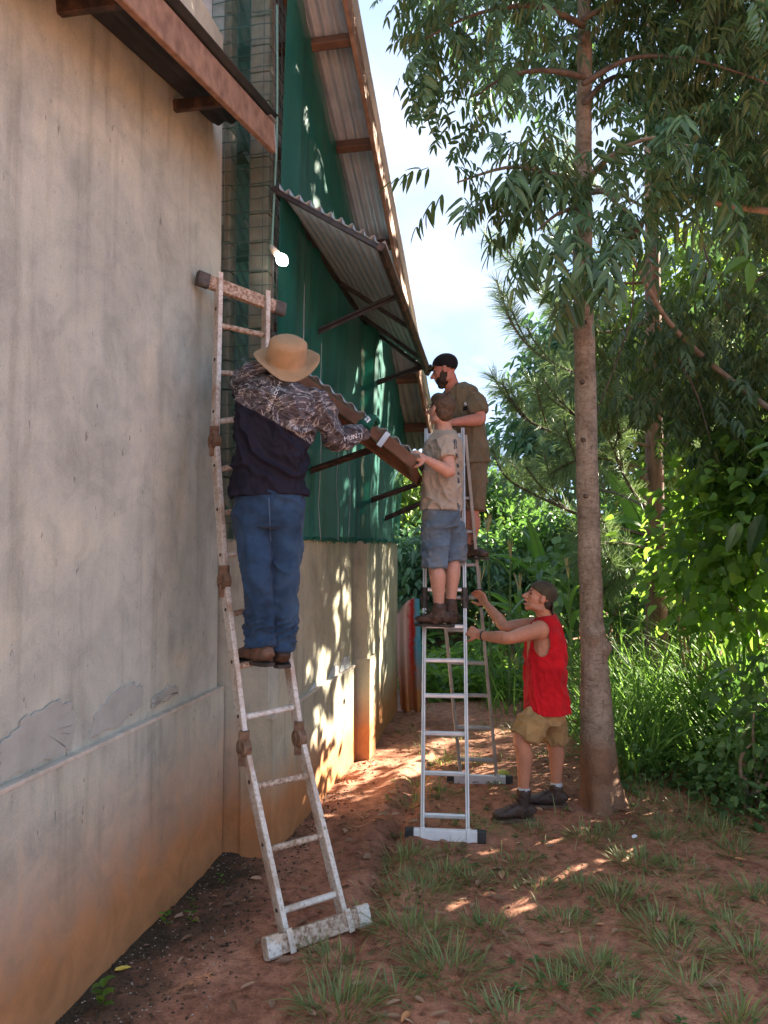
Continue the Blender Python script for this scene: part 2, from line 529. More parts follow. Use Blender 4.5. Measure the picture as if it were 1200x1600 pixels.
m_white_plastic = proc('white_plastic', (0.75, 0.74, 0.70), (0.82, 0.81, 0.78), 10, 0.35, bump=0)
m_cream_plastic = proc('cream_plastic', (0.62, 0.55, 0.40), (0.70, 0.62, 0.46), 10, 0.45, bump=0)
m_flash = proc('bent_metal_flashing', (0.28, 0.29, 0.29), (0.42, 0.42, 0.42), 20, 0.5, metal=0.3, bump=0.2)

# green shade net: an open weave, so light passes between its threads
def net_mat(name, lo, hi):
  m_net, n, l, b, out = mat_new(name)
  g = n.new('ShaderNodeNewGeometry')
  nn = node_noise(n, l, 2.2, 4, 0.6, vec=g.outputs['Position'], stretch=(1, 1, 0.35), dist=0.5)
  n2 = node_noise(n, l, 40, 3, 0.6, vec=g.outputs['Position'], stretch=(1, 1, 0.05))
  nc = node_ramp(n, l, nn, [(0.3, (0.005, 0.095, 0.072)), (0.7, (0.016, 0.20, 0.155))])
  nc = node_mix(n, l, 0.6, nc, node_ramp(n, l, n2, [(0.3, (0.65, 0.7, 0.7)), (0.7, (1.35, 1.3, 1.3))]), 'MULTIPLY')
  l.new(nc, b.inputs['Base Color']); b.inputs['Roughness'].default_value = 0.55; b.inputs['Specular IOR Level'].default_value = 0.3
  tl = n.new('ShaderNodeBsdfTranslucent'); tl.inputs['Color'].default_value = (0.02, 0.30, 0.20, 1)
  tr = n.new('ShaderNodeBsdfTransparent')
  m1 = n.new('ShaderNodeMixShader'); m1.inputs[0].default_value = 0.25
  l.new(b.outputs[0], m1.inputs[1]); l.new(tl.outputs[0], m1.inputs[2])
  m2 = n.new('ShaderNodeMixShader')
  al = n.new('ShaderNodeMapRange'); al.inputs['From Min'].default_value = 0.25; al.inputs['From Max'].default_value = 0.75
  al.inputs['To Min'].default_value = lo; al.inputs['To Max'].default_value = hi
  l.new(nn, al.inputs['Value']); l.new(al.outputs[0], m2.inputs[0])
  l.new(m1.outputs[0], m2.inputs[1]); l.new(tr.outputs[0], m2.inputs[2]); l.new(m2.outputs[0], out.inputs[0])
  return m_net
m_net = net_mat('green_shade_net', 0.14, 0.36)
m_net_thin = net_mat('thin_green_net', 0.55, 0.85)

house = thing('building', tuple(S0), 'unfinished plastered building with low walls, green shade net and tin roof', 'building')

def slab(name, p0, d, length, nrm, z0, z1, thick, mat, seg=0.12, bow=0.006, **k):
    """upright slab whose outer face runs from p0 along d; slightly uneven face"""
    nu = max(2, int(length / seg)); nv = max(2, int((z1 - z0) / seg))
    us = np.linspace(0, length, nu + 1); vs = np.linspace(z0, z1, nv + 1)
    U, Vv = np.meshgrid(us, vs)
    P = np.array(p0)[None, None, :] + U[..., None] * np.array(d) + Vv[..., None] * np.array((0, 0, 1.0))
    w = (fbm((P * 1.7).reshape(-1, 3), 3) - 0.5).reshape(U.shape) * bow * 2
    Pf = P + w[..., None] * np.array(nrm)
    Pb = P - thick * np.array(nrm)
    nv1, nu1 = nv + 1, nu + 1; N = nv1 * nu1
    i = np.arange(N).reshape(nv1, nu1)
    q = np.stack([i[:-1, :-1], i[:-1, 1:], i[1:, 1:], i[1:, :-1]], -1).reshape(-1, 4)
    qb = q[:, ::-1] + N
    e = []
    for ring in (i[0, :], i[-1, ::-1], i[::-1, 0], i[:, -1]):
        e.append(np.stack([ring[:-1], ring[:-1] + N, ring[1:] + N, ring[1:]], -1))
    q = np.concatenate([q, qb] + e)
    return link(name, mesh_np(name, np.concatenate([Pf.reshape(-1, 3), Pb.reshape(-1, 3)]), q), mat, house, **k)

# projecting left volume
W0 = A - D1 * 5.2; LW = (B - W0).length
slab('wall', W0, D1, LW - 0.02, N1, 0.98, 5.2, 0.25, m_plaster)
slab('plinth', W0 + N1 * 0.035, D1, LW + 0.01, N1, -0.3, 1.02, 0.28, m_plinth, bow=0.008)
mb = MB(); mb.beam(W0 + N1 * 0.012 + Z * 1.024, B + N1 * 0.012 + Z * 1.024, 0.052, 0.018); mb.build('ledge', m_ledge, house)
# short front face that steps out to the gable wall
FACE = Vector((-D2.y, D2.x, 0)) * -1          # points from left to right across the front face
FACE = Vector((N2.x, N2.y, 0)); FN = -D2
fl = 0.36
P0 = S0 - FACE * fl
slab('wall', P0 - N2 * 0, FACE, fl, FN, -0.3, WT, 0.2, m_plinth, seg=0.08)
slab('wall', S0 - FACE * 2.6, FACE, 2.6 - 0.335, FN, 4.0, 6.6, 0.2, m_white_wall)
# gable wall, its plinth, pilaster and far return
slab('wall', S0 + D2 * 0.2, D2, TP - 0.2, N2, -0.3, WT, 0.2, m_gable, seg=0.09)
slab('plinth', S0 + N2 * 0.03 - D2 * 0.015, D2, TP + 0.10, N2, -0.3, 0.84, 0.2, m_gable, seg=0.09)
slab('ledge', S0 + N2 * 0.034 - D2 * 0.012, D2, TP, N2, 0.835, 0.852, 0.05, m_ledge)
slab('pilaster', Q, D3, L3, N3, -0.3, WT - 0.004, 0.3, m_gable, seg=0.08, bow=0.010)
slab('plinth', Q + N3 * 0.03 - D3 * 0.025, D3, 0.36, N3, -0.3, 0.90, 0.35, m_gable, seg=0.08)
slab('wall', F3 - D3 * 0.25 , Vector((-N3.x, -N3.y, 0)), 6.0, D3, -0.3, 3.02, 0.2, m_gable)

def patch_poly(name, px_pts, p0, nrm, mat, thick=0.002):
    pts = [on_plane(x, y, p0, nrm) for x, y in px_pts]
    # smooth the outline
    out_ = []
    k = len(pts)
    for i in range(k):
        a, b_ = pts[i], pts[(i + 1) % k]
        for t in (0, .125, .25, .375, .5, .625, .75, .875):
            q = a.lerp(b_, t); out_.append(q + Vector((0, 0, random.uniform(-.010, .010))) + D1 * random.uniform(-.010, .010))
    m_ = MB(); kk = len(out_); c = sum(out_, Vector()) / kk
    v = [p - nrm * 0.006 for p in out_] + [p + nrm * thick * 0.5 for p in out_] + [c + (p - c) * 0.9 + nrm * thick for p in out_] + [c + nrm * thick]
    f = []
    for i in range(kk):
        j = (i + 1) % kk
        f += [(i, j, kk + j, kk + i), (kk + i, kk + j, 2 * kk + j, 2 * kk + i), (2 * kk + i, 2 * kk + j, 3 * kk)]
    m_.add(v, f); return m_.build(name, mat, house)

wf = A + N1 * 0.008
for pts in ([(0, 1165), (40, 1122), (85, 1095), (112, 1100), (118, 1140), (104, 1172), (0, 1222)],
            [(150, 1115), (178, 1080), (205, 1067), (222, 1072), (222, 1102), (190, 1130), (140, 1152)],
            [(240, 1090), (262, 1074), (278, 1072), (280, 1082), (258, 1096), (236, 1108)]):
    patch_poly('plaster_patch', pts, wf, N1, m_patch_grey)
gf = S0 + N2 * 0.008
for pts in ([(512, 1064), (522, 1041), (529, 1040), (528, 1056), (514, 1068)], [(529, 1056), (538, 1028), (545, 1025), (547, 1040), (532, 1057)],
            [(474, 1098), (484, 1078), (494, 1066), (496, 1080), (480, 1096)]):
    patch_poly('filler_patch', pts, gf, N2, m_patch_white)

# ------------------------------------------------------------------ lean-to roof over the left volume
OV = 0.38
fz0 = on_plane(425, 216, A + N1 * OV, N1); fz1 = on_plane(219, 0, A + N1 * OV, N1)
fdir = (fz1 - fz0).normalized()
fend = fz0 + fdir * 4.2
upf = N1.cross(fdir).normalized(); upf = upf if upf.z > 0 else -upf
mb = MB(); mb.beam(fz0, fend, 0.035, 0.175, up=upf); fb = mb.build('fascia_board', m_wood_pale, house)
inw = -N1
mb = MB()
for s in np.arange(0.55, 4.2, 1.1):
    p = fz0 + fdir * s + upf * 0.03
    mb2 = MB(); mb2.beam(p + inw * 0.02, p + inw * (OV + 0.35), 0.045, 0.06, up=upf); mb2.build('rafter_end', m_rust_bar, house)

def corrugated(name, a, b_, c, d, ribs, amp, mat, parent, rows=6, thick=0.0016, pan=False):
    """a->b across the ribs, a->c along them; d opposite a"""
    a, b_, c, d = Vector(a), Vector(b_), Vector(c), Vector(d)
    nrm = (b_ - a).cross(c - a).normalized(); nrm = nrm if nrm.z > 0 else -nrm
    nu = ribs * (14 if pan else 8); vs = []
    for side in (0, 1):
        for r in range(rows + 1):
            t = r / rows
            for i in range(nu + 1):
                s = i / nu
                p = (a * (1 - s) + b_ * s) * (1 - t) + (c * (1 - s) + d * s) * t
                h = math.cos(2 * math.pi * s * ribs)
                h = 2.0 * max(0.0, h) ** 1.5 - 0.9 if pan else h
                vs.append(p + nrm * (amp * h + (thick if side else -thick)))
    N = (rows + 1) * (nu + 1); i = np.arange(N).reshape(rows + 1, nu + 1)
    q = np.stack([i[:-1, :-1], i[:-1, 1:], i[1:, 1:], i[1:, :-1]], -1).reshape(-1, 4)
    e = []
    for ring in (i[0, :], i[-1, ::-1], i[::-1, 0], i[:, -1]):
        e.append(np.stack([ring[:-1], ring[:-1] + N, ring[1:] + N, ring[1:]], -1))
    me = mesh_np(name, [tuple(v) for v in vs], np.concatenate([q, q[:, ::-1] + N] + e), smooth=False)
    return link(name, me, mat, parent, smooth=True)

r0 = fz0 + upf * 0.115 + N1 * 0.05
corrugated('roof_sheet', r0 + fdir * 4.2, r0 + fdir * 4.2 + inw * 2.6 + Z * 0.0, r0, r0 + inw * 2.6, 30, 0.010, m_shade_sheet, house)
# strip of metal flashing hanging off the end of the fascia
mb = MB(); e0 = fz0 - fdir * 0.035
mb.beam(e0 + upf * 0.10 + N1 * 0.0, e0 - upf * 0.07, 0.075, 0.004, up=N1); mb.beam(e0 + upf * 0.10 , e0 + upf * 0.105 + fdir * 0.12, 0.06, 0.004, up=upf); mb.build('flashing', m_flash, house)

# ------------------------------------------------------------------ main roof verge
def roofz(t): return 5.775 - 0.615 * t
def gp_(t, w, z): return S0 + D2 * t + N2 * w + Z * z
T0, T1 = -2.2, 4.42
vb0, vb1 = gp_(T0, 0.42, roofz(T0)), gp_(T1, 0.42, roofz(T1))
vd = (vb1 - vb0).normalized(); vup = N2.cross(vd).normalized(); vup = vup if vup.z > 0 else -vup
mb = MB(); mb.beam(vb0, vb1, 0.032, 0.15, up=vup); mb.build('verge_board', m_wood_pale, house)
ra = gp_(T0, 0.47, roofz(T0)) + vup * 0.10; rb = gp_(T1 + 0.1, 0.47, roofz(T1 + 0.1)) + vup * 0.10
corrugated('roof_sheet', ra, ra - N2 * 5.4, rb, rb - N2 * 5.4, 71, 0.017, m_zinc, house, rows=8)
for t in (-0.55, 0.52, 1.18, 1.98, 2.72, 3.42, 4.1):
    p = gp_(t, 0.40, roofz(t)) + vup * 0.03
    mb = MB(); mb.beam(p, p - N2 * 1.6, 0.06, 0.10, up=vup); mb.build('purlin', m_wood, house)
# gable rafter the net is fixed to
mb = MB(); mb.beam(gp_(T0, 0.03, roofz(T0) - 0.02), gp_(T1 - 0.1, 0.03, roofz(T1 - 0.1) - 0.02), 0.06, 0.14, up=vup); mb.build('rafter', m_wood, house)

# ------------------------------------------------------------------ inside and net frame
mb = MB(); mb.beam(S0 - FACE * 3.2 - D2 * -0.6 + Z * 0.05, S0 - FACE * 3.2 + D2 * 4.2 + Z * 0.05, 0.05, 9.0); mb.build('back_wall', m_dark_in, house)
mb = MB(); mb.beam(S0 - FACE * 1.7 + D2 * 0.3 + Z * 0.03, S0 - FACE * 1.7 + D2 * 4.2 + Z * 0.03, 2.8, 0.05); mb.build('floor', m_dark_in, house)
for k in range(6):
    a0 = S0 - FACE * 0.40 + D2 * 0.55 + Z * (2.75 + 0.5 * k)
    mb = MB(); mb.beam(a0, a0 + FACE * 0.26 - Z * 0.42 + D2 * 0.1, 0.03, 0.07, up=D2); mb.build('rafter', m_flash, house)

# block pillars behind the net at the corner and along the gable
def pillar(c, w, z0, z1, ax=D2):
    piece = thing_part('pillar', c)
    zc = z0; first = True; k = 0
    while zc < z1:
        h = random.uniform(0.18, 0.20)
        mb = MB(); jx = N2 * random.uniform(-.003, .003)
        mb.beam(c + jx + Z * (zc + 0.005), c + jx + Z * min(zc + h - 0.006, z1), w, w, up=ax, ch=0.006)
        o = mb.build('block', m_brick_col, piece)
        zc += h
    return piece
def thing_part(name, c):
    mb = MB(); mb.beam(c - Z * 0 + Z * WT, c + Z * 4.0, 0.05, 0.05)
    return mb.build(name, m_brick_col, house)
pillar(S0 - FACE * 0.355 + D2 * 0.09, 0.115, WT, 5.6)
pillar(S0 - FACE * 0.095 + D2 * 0.09, 0.13, WT, 5.7)
pillar(S0 + D2 * 1.05 - N2 * 0.10, 0.13, WT, 5.05)
pillar(S0 + D2 * (TP + 0.12) - N2 * 0.02, 0.14, WT, 4.35)

# welded wire mesh wrapped round the corner (too fine to pick apart: one part)
mb = MB()
def wires(p0, d, length, z0, z1f, nrm, su=0.075, sv=0.095):
    k = 0
    u = 0.0
    while u <= length + 1e-3:
        p = p0 + d * u + nrm * 0.004
        mb.beam(p + Z * z0, p + Z * z1f(u), 0.0045, 0.0045, ch=0.0006); u += su
    zc = z0
    while zc < z1f(0):
        q = p0 + Z * zc + nrm * 0.0
        L_ = length
        while L_ > 0.05 and zc > z1f(L_): L_ -= 0.05
        pts = [q + d * (L_ * s / 4) + Z * random.uniform(-.008, .008) for s in range(5)]
        for a_, b2 in zip(pts[:-1], pts[1:]): mb.beam(a_, b2, 0.005, 0.005, ch=0.0006)
        zc += sv
wires(S0 - FACE * 0.41 - D2 * 0.012, FACE, 0.42, WT, lambda u: 5.7, FN, 0.09)
wires(S0 + N2 * 0.012, D2, 0.42, WT, lambda u: roofz(u) - 0.1, N2, 0.07)
wires(S0 + N2 * 0.004 + D2 * 1.6, D2, 0.45, WT, lambda u: 2.35, N2, 0.07)
mb.build('wire_mesh', m_wire, house, kind='stuff')

# the net itself, hung from the rafter in loose vertical folds
def net(name, ufun, z0, z1fun, L, nu, nv, amp, tilt, z0j=0.02, parent=house, mat=None):
    us = np.linspace(0, L, nu + 1); P = []
    for u in us:
        base, d, nrm = ufun(u)
        z1 = z1fun(u); zb = z0 + random.uniform(-z0j, z0j)
        for k in range(nv + 1):
            f = k / nv; z = zb + (z1 - zb) * f
            fold = math.sin(u * 31 + 2.2 * math.sin(u * 7.3 + z * .5)) * 0.5 + math.sin(u * 11.7 + z * 0.8 + 1) * 0.8
            w = amp * fold * (0.35 + 0.65 * (1 - abs(2 * f - 1))) + tilt(f) 
            w += 0.012 * math.sin(z * 55 + u * 9) * max(0, 1 - f * 12) 
            p = base + nrm * (0.028 + max(-0.012, w)); P.append((p.x, p.y, z))
    i = np.arange((nu + 1) * (nv + 1)).reshape(nu + 1, nv + 1)
    q = np.stack([i[:-1, :-1], i[1:, :-1], i[1:, 1:], i[:-1, 1:]], -1).reshape(-1, 4)
    return link(name, mesh_np(name, P, q, smooth=True), mat or m_net, parent)
CH = TP - 0.02
def side(u):
    if u < CH: return S0 + D2 * u, D2, N2
    if u < CH + 0.14: return S0 + D2 * CH + N2 * (u - CH) * 0.9, D2, N2
    return Q + D3 * (u - CH - 0.14), D3, N3
Ln = CH + 0.14 + L3
net('shade_net', side, WT - 0.01, lambda u: roofz(min(u, CH + max(0, u - CH - .14))) + 0.02, Ln, 150, 34, 0.012, lambda f: 0.085 * f ** 1.5)
net('shade_net', lambda u: (S0 - FACE * (0.40 - u) - D2 * 0.012, FACE, FN), WT - 0.01, lambda u: 5.72, 0.41, 18, 30, 0.004, lambda f: 0.0, mat=m_net_thin)
# wires and battens the net is tied to
for t, zt in ((.30, 4.9), (.52, 4.8), (.95, 3.9), (1.45, 3.8), (1.85, 3.7)):
    mb = MB(); p = S0 + D2 * t + N2 * 0.05
    pts_ = [p + Z * (WT + (zt - WT) * k / 8) + N2 * (0.012 * math.sin(k * 2.1 + t * 9)) + D2 * random.uniform(-.006, .006) for k in range(9)]
    mb.tube(pts_, [0.0028] * 9, n=5, dome=False); mb.build('net_wire', m_flash, house)
# ragged hem band where the net is nailed to the wall top
mb = MB()
for u in np.arange(0.3, Ln - 0.05, 0.09):
    b0, d, nr = side(u); b1, _, nr1 = side(min(u + 0.088, Ln))
    mb.beam(b0 + nr * 0.045 + Z * (WT + 0.012 + random.uniform(-.01, .01)), b1 + nr1 * 0.045 + Z * (WT + 0.012 + random.uniform(-.01, .01)), 0.012, 0.02)
mb.build('net_hem', m_net, house, kind='stuff')

# ------------------------------------------------------------------ lamp on the corner
bp_ = at(425, 388, 4.80); bb = at(446, 412, 4.70)
mb = MB(); mb.tube([S0 + N2 * 0.03 + Z * 5.4, S0 + N2 * 0.035 + Z * 4.6, Vector((bp_.x, bp_.y, bp_.z + 0.06)), bp_], [0.008] * 4, n=8, sub=4)
pipe = mb.build('conduit', m_pipe, house, smooth=True)
ax_ = (bb - bp_).normalized()
mb = MB(); mb.tube([bp_ - ax_ * 0.02, bp_ + ax_ * 0.075], [0.020, 0.023], n=12, dome=False); hold = mb.build('lamp_holder', m_cream_plastic, pipe, smooth=True)
m_bulb, n, l, b, out = mat_new('lit_bulb')
b.inputs['Base Color'].default_value = (0.9, 0.9, 0.88, 1); b.inputs['Emission Color'].default_value = (1, 0.98, 0.94, 1); b.inputs['Emission Strength'].default_value = 1.5
mb = MB(); c = bp_ + ax_ * 0.075
mb.tube([c, c + ax_ * 0.02, c + ax_ * 0.05, c + ax_ * 0.075, c + ax_ * 0.10], [0.018, 0.021, 0.033, 0.038, 0.027], n=24, sub=3)
mb.build('light_bulb', m_bulb, pipe, smooth=True)

# ------------------------------------------------------------------ upper awning
aw = [at(434, 290, 4.79), at(600, 380, 4.654), at(582, 512, 7.12), at(671, 578, 7.0)]   # near inner, near outer, far inner, far outer
ad = ((aw[2] - aw[0]) + (aw[3] - aw[1])).normalized()
awn_n = (aw[1] - aw[0]).cross(ad).normalized(); awn_n = awn_n if awn_n.z > 0 else -awn_n
awn = corrugated('awning', aw[0], aw[1], aw[2], aw[3], 10, 0.014, m_zinc_awn, house, rows=6, pan=True)
def across(f, dz=-0.03):
    return aw[0].lerp(aw[2], f) + awn_n * dz, aw[1].lerp(aw[3], f) + awn_n * dz
for f in (0.012, 0.56, 0.86, 0.985):
    p, q = across(f); mb = MB(); mb.beam(p, q, 0.03, 0.030, up=awn_n); mb.build('cross_bar', m_dark_steel, awn)
mb = MB(); mb.beam(aw[1] - awn_n * 0.03, aw[3] - awn_n * 0.03, 0.045, 0.05, up=awn_n, ext=0.01); mb.build('edge_bar', m_rust_bar, awn)
mb = MB(); mb.beam(aw[0] - awn_n * 0.03, aw[2] - awn_n * 0.03, 0.03, 0.04, up=awn_n, ext=0.01); mb.build('edge_bar', m_dark_steel, awn)
def strut(t, z, px, py, w, mat=m_dark_steel, parent=house, wbase=0.0):
    a0 = S0 + D2 * t + N2 * (wbase - 0.05) + Z * z
    tgt = on_plane(px, py, S0 + D2 * t, D2)
    mb = MB(); mb.beam(a0, tgt, 0.034, 0.006, up=Z); mb.beam(a0 + D2 * 0.016, tgt + D2 * 0.016, 0.005, 0.05, up=Z)
    return mb.build('strut', mat, parent)
strut(0.835, 3.46, 617, 462, 0.64); strut(2.31, 3.35, 666, 570, 0.65)
strut(0.77, 2.434, 603, 694, 0.6, m_rust_bar); strut(2.25, 2.28, 658, 754, 0.59, m_rust_bar, wbase=0.05); strut(3.1, 2.18, 662, 784, 0.5, m_rust_bar, wbase=0.12)

# ------------------------------------------------------------------ ladders
m_alu = proc('bright_aluminium', (0.55, 0.56, 0.57), (0.70, 0.71, 0.72), 10, 0.38, metal=0.55, bump=0.08, bscale=60)
m_alu_dull = proc('dull_aluminium', (0.26, 0.25, 0.22), (0.42, 0.41, 0.38), 8, 0.5, metal=0.4, bump=0.1, bscale=60)
m_white_bar = proc('white_coated_bar', (0.68, 0.68, 0.68), (0.8, 0.8, 0.8), 14, 0.5, bump=0.1)
m_black_rubber = proc('black_rubber', (0.02, 0.02, 0.02), (0.05, 0.048, 0.045), 20, 0.8, bump=0.2)
m_grey_rubber = proc('grey_rubber_cap', (0.05, 0.048, 0.045), (0.12, 0.11, 0.10), 20, 0.8, bump=0.3)
m_lock = proc('blackened_hinge', (0.03, 0.026, 0.022), (0.09, 0.07, 0.055), 25, 0.55, metal=0.4, bump=0.3)
m_lock_rust = proc('rusty_hinge', (0.10, 0.052, 0.030), (0.26, 0.17, 0.11), 30, 0.75, metal=0.2, bump=0.5)
# paint-splashed, rusty aluminium of the old ladder
m_old, n, l, b, out = mat_new('paint_splashed_metal')
g = n.new('ShaderNodeNewGeometry'); pos = g.outputs['Position']
a1 = node_noise(n, l, 55, 6, 0.75, vec=pos, dist=0.3); a2 = node_noise(n, l, 6, 5, 0.65, vec=pos); a3 = node_noise(n, l, 90, 3, 0.6, vec=pos)
c = node_ramp(n, l, a1, [(0.30, (0.16, 0.11, 0.075)), (0.39, (0.42, 0.33, 0.25)), (0.46, (0.58, 0.53, 0.46)), (0.66, (0.68, 0.66, 0.62))])
c = node_mix(n, l, node_ramp(n, l, a2, [(0.46, (0, 0, 0)), (0.62, (0.7, 0.7, 0.7))]), c, (0.33, 0.20, 0.115))
c = node_mix(n, l, node_ramp(n, l, a3, [(0.66, (0, 0, 0)), (0.7, (0.8, 0.8, 0.8))]), c, (0.10, 0.06, 0.04))
l.new(c, b.inputs['Base Color']); b.inputs['Roughness'].default_value = 0.6; b.inputs['Metallic'].default_value = 0.15
node_bump(n, l, b, a1, 0.4, 0.003)

m_old_rust = proc('speckled_rusty_bar', (0.20, 0.115, 0.065), (0.50, 0.40, 0.31), 55, 0.65, metal=0.1, bump=0.4, bscale=80, lo=0.36, hi=0.62, bdist=0.003)

def poly_at(pts, f):
    """point at fraction f (0..1 by vertical height) along polyline"""
    zt = pts[0].z + (pts[-1].z - pts[0].z) * f
    for p, q in zip(pts[:-1], pts[1:]):
        if p.z <= zt <= q.z + 1e-6:
            return p.lerp(q, (zt - p.z) / (q.z - p.z))
    return pts[-1]

# old rusty ladder leaning on the corner
Lp = [at(449, 1481, 3.70), at(382, 1168, 3.92), at(351, 908, 4.13), at(336, 690, 4.32), at(342, 440, 4.47)]
Rp = [at(540, 1449, 3.90), at(468, 1152, 4.10), at(430, 890, 4.31), at(412, 675, 4.50), at(416, 468, 4.655)]
mid = (Lp[0] + Rp[0]) / 2
old = thing('ladder', (mid.x, mid.y, 0), 'rusty paint-splashed folding ladder leaning on the building corner', 'ladder')
rdir = (Rp[0] - Lp[0]).normalized()
for pts, nm in ((Lp, 'left'), (Rp, 'right')):
    for p, q in zip(pts[:-1], pts[1:]):
        nrm = (q - p).normalized().cross(rdir)
        mb = MB(); mb.beam(p, q, 0.028, 0.066, up=nrm, ch=0.003)
        rl = mb.build('rail', m_old, old)
        for s in (0.18, 0.5, 0.82):
            c = p.lerp(q, s); sgn = -1 if nm == 'left' else 1
            mb = MB(); mb.tube([c + rdir * sgn * 0.0125, c + rdir * sgn * 0.0165], [0.010, 0.010], n=10, dome=False); mb.build('rivet', m_lock, rl)
    for p in pts[1:-1]:
        mb = MB(); sgn = -1 if nm == 'left' else 1
        cc_ = p + Vector((0, -0.012, 0)); mb.tube([cc_ - rdir * 0.022, cc_ + rdir * 0.022], [0.045, 0.045], n=16, dome=False)
        mb.tube([cc_ - rdir * 0.034, cc_ + rdir * 0.034], [0.018, 0.018], n=12, dome=False)
        mb.beam(cc_ + Z * 0.085, cc_ - Z * 0.085, 0.040, 0.05)
        mb.build('hinge', m_lock_rust, old)
for k in range(4):
    for s in ((0.17, 0.47, 0.79) if k < 3 else (0.12, 0.42, 0.72)):
        p = Lp[k].lerp(Lp[k + 1], s); q = Rp[k].lerp(Rp[k + 1], s)
        nrm = (Lp[k + 1] - Lp[k]).normalized()
        mb = MB(); mb.beam(p + rdir * 0.010, q - rdir * 0.010, 0.030, 0.030, up=nrm, ch=0.007); mb.build('rung', m_old_rust if s > .4 else m_old, old)
for (p, q, mcap, zz) in ((Lp[0], Rp[0], m_old, 0.035), (Lp[4], Rp[4], m_old, 0.0)):
    d = (q - p).normalized(); up_ = (Lp[1] - Lp[0]).normalized() if zz else Z
    fr = d.cross(up_).normalized() * -1
    fr = fr if fr.y < 0 else -fr
    c = (p + q) / 2 + fr * (0.028 if zz else -0.01) + up_ * (0.03 if zz else -0.02)
    hl = 0.27
    mb = MB(); mb.beam(c - d * hl, c + d * hl, 0.045, 0.085 if zz else 0.075, up=up_, ch=0.004); bar = mb.build('stabiliser_bar', m_old_rust, old)
    for s in (-1, 1):
        mb = MB(); mb.beam(c + d * s * (hl - 0.05), c + d * s * (hl + 0.02), 0.054, 0.098 if zz else 0.085, up=up_, ch=0.010)
        mb.build('end_cap', m_grey_rubber if not zz else m_old, bar)
    for pp in (p, q):
        mb = MB(); b0 = pp + fr * (0.054 if zz else 0.024) - up_ * (0.02 if zz else 0.055)
        mb.beam(b0, b0 + up_ * 0.105, 0.03, 0.006, up=fr); mb.build('strap', m_old, bar)

# silver step-ladder standing on the path
FL, FR = gnd(660, 1309), gnd(731, 1312)
TL, TR = at(666, 672, 5.90), at(723, 671, 5.88)
BL, BR = gnd(721, 1222), gnd(777, 1224)
ctr = (FL + FR + BL + BR) / 4
sil = thing('ladder', (ctr.x, ctr.y, 0), 'tall silver aluminium stepladder standing open on the red dirt path', 'ladder')
def section(l0, l1, r0, r1, mat, zs, hinge_z, back):
    rd = (r0 - l0).normalized()
    for p, q in ((l0, l1), (r0, r1)):
        nrm = (q - p).normalized().cross(rd)
        mb = MB(); mb.beam(p, q, 0.026, 0.062, up=nrm, ch=0.003); rl = mb.build('rail', mat, sil)
        mb = MB(); ff = nrm.normalized(); ff = ff if ff.y < 0 else -ff
        mb.beam(p + ff * 0.0315, q + ff * 0.0315, 0.012, 0.002, up=nrm); mb.build('rail_groove', m_alu_dull, rl)
        h = p.lerp(q, (hinge_z - p.z) / (q.z - p.z))
        mb = MB(); ad_ = (q - p).normalized(); mb.beam(h - ad_ * 0.075, h + ad_ * 0.075, 0.044, 0.07, up=nrm, ch=0.012)
        mb.tube([h - rd * 0.03, h + rd * 0.03], [0.03, 0.03], n=14, dome=False); mb.build('hinge', m_lock, sil)
    for z in zs:
        p = l0.lerp(l1, (z - l0.z) / (l1.z - l0.z)); q = r0.lerp(r1, (z - r0.z) / (r1.z - r0.z))
        mb = MB(); mb.beam(p + rd * 0.01, q - rd * 0.01, 0.032, 0.028, up=Z, ch=0.006); mb.build('rung', mat, sil)
front_z = [EYE.z + (855 - y) / 1200 * Y for y, Y in ((1266, 5.16), (1202, 5.23), (1141, 5.31), (1083, 5.39), (1029, 5.46), (977, 5.52))]
front_z += [front_z[-1] + 0.255 * k for k in range(1, 5)]
section(FL, TL, FR, TR, m_alu, front_z, at(659, 935, 5.56).z, False)
back_z = [0.19 + 0.262 * k for k in range(10)]
section(BL, TL + Vector((0.005, 0.09, -0.02)), BR, TR + Vector((0.03, 0.09, -0.03)), m_alu_dull, back_z, at(752, 935, 6.0).z, True)
for (p, q, mt) in ((FL, FR, m_white_bar), (BL, BR, m_alu)):
    d = (q - p).normalized(); c = (p + q) / 2 + Z * 0.035 + Vector((0, -0.03, 0))
    mb = MB(); mb.beam(c - d * 0.23, c + d * 0.23, 0.045, 0.07, ch=0.004); bar = mb.build('stabiliser_bar', mt, sil)
    for s in (-1, 1):
        mb = MB(); mb.beam(c + d * s * 0.205, c + d * s * 0.262, 0.052, 0.078, ch=0.010); mb.build('end_cap', m_black_rubber, bar)
    for pp in (p, q):
        mb = MB(); b0 = pp + Vector((0, -0.055, 0.0)); mb.beam(b0, b0 + Z * 0.09, 0.028, 0.006, up=Vector((0, 1, 0))); mb.build('strap', mt, bar)
mb = MB(); mb.beam(TL + Vector((0, 0.05, -0.05)), TR + Vector((0.01, 0.05, -0.05)), 0.10, 0.05); mb.build('top_step', m_alu, sil)

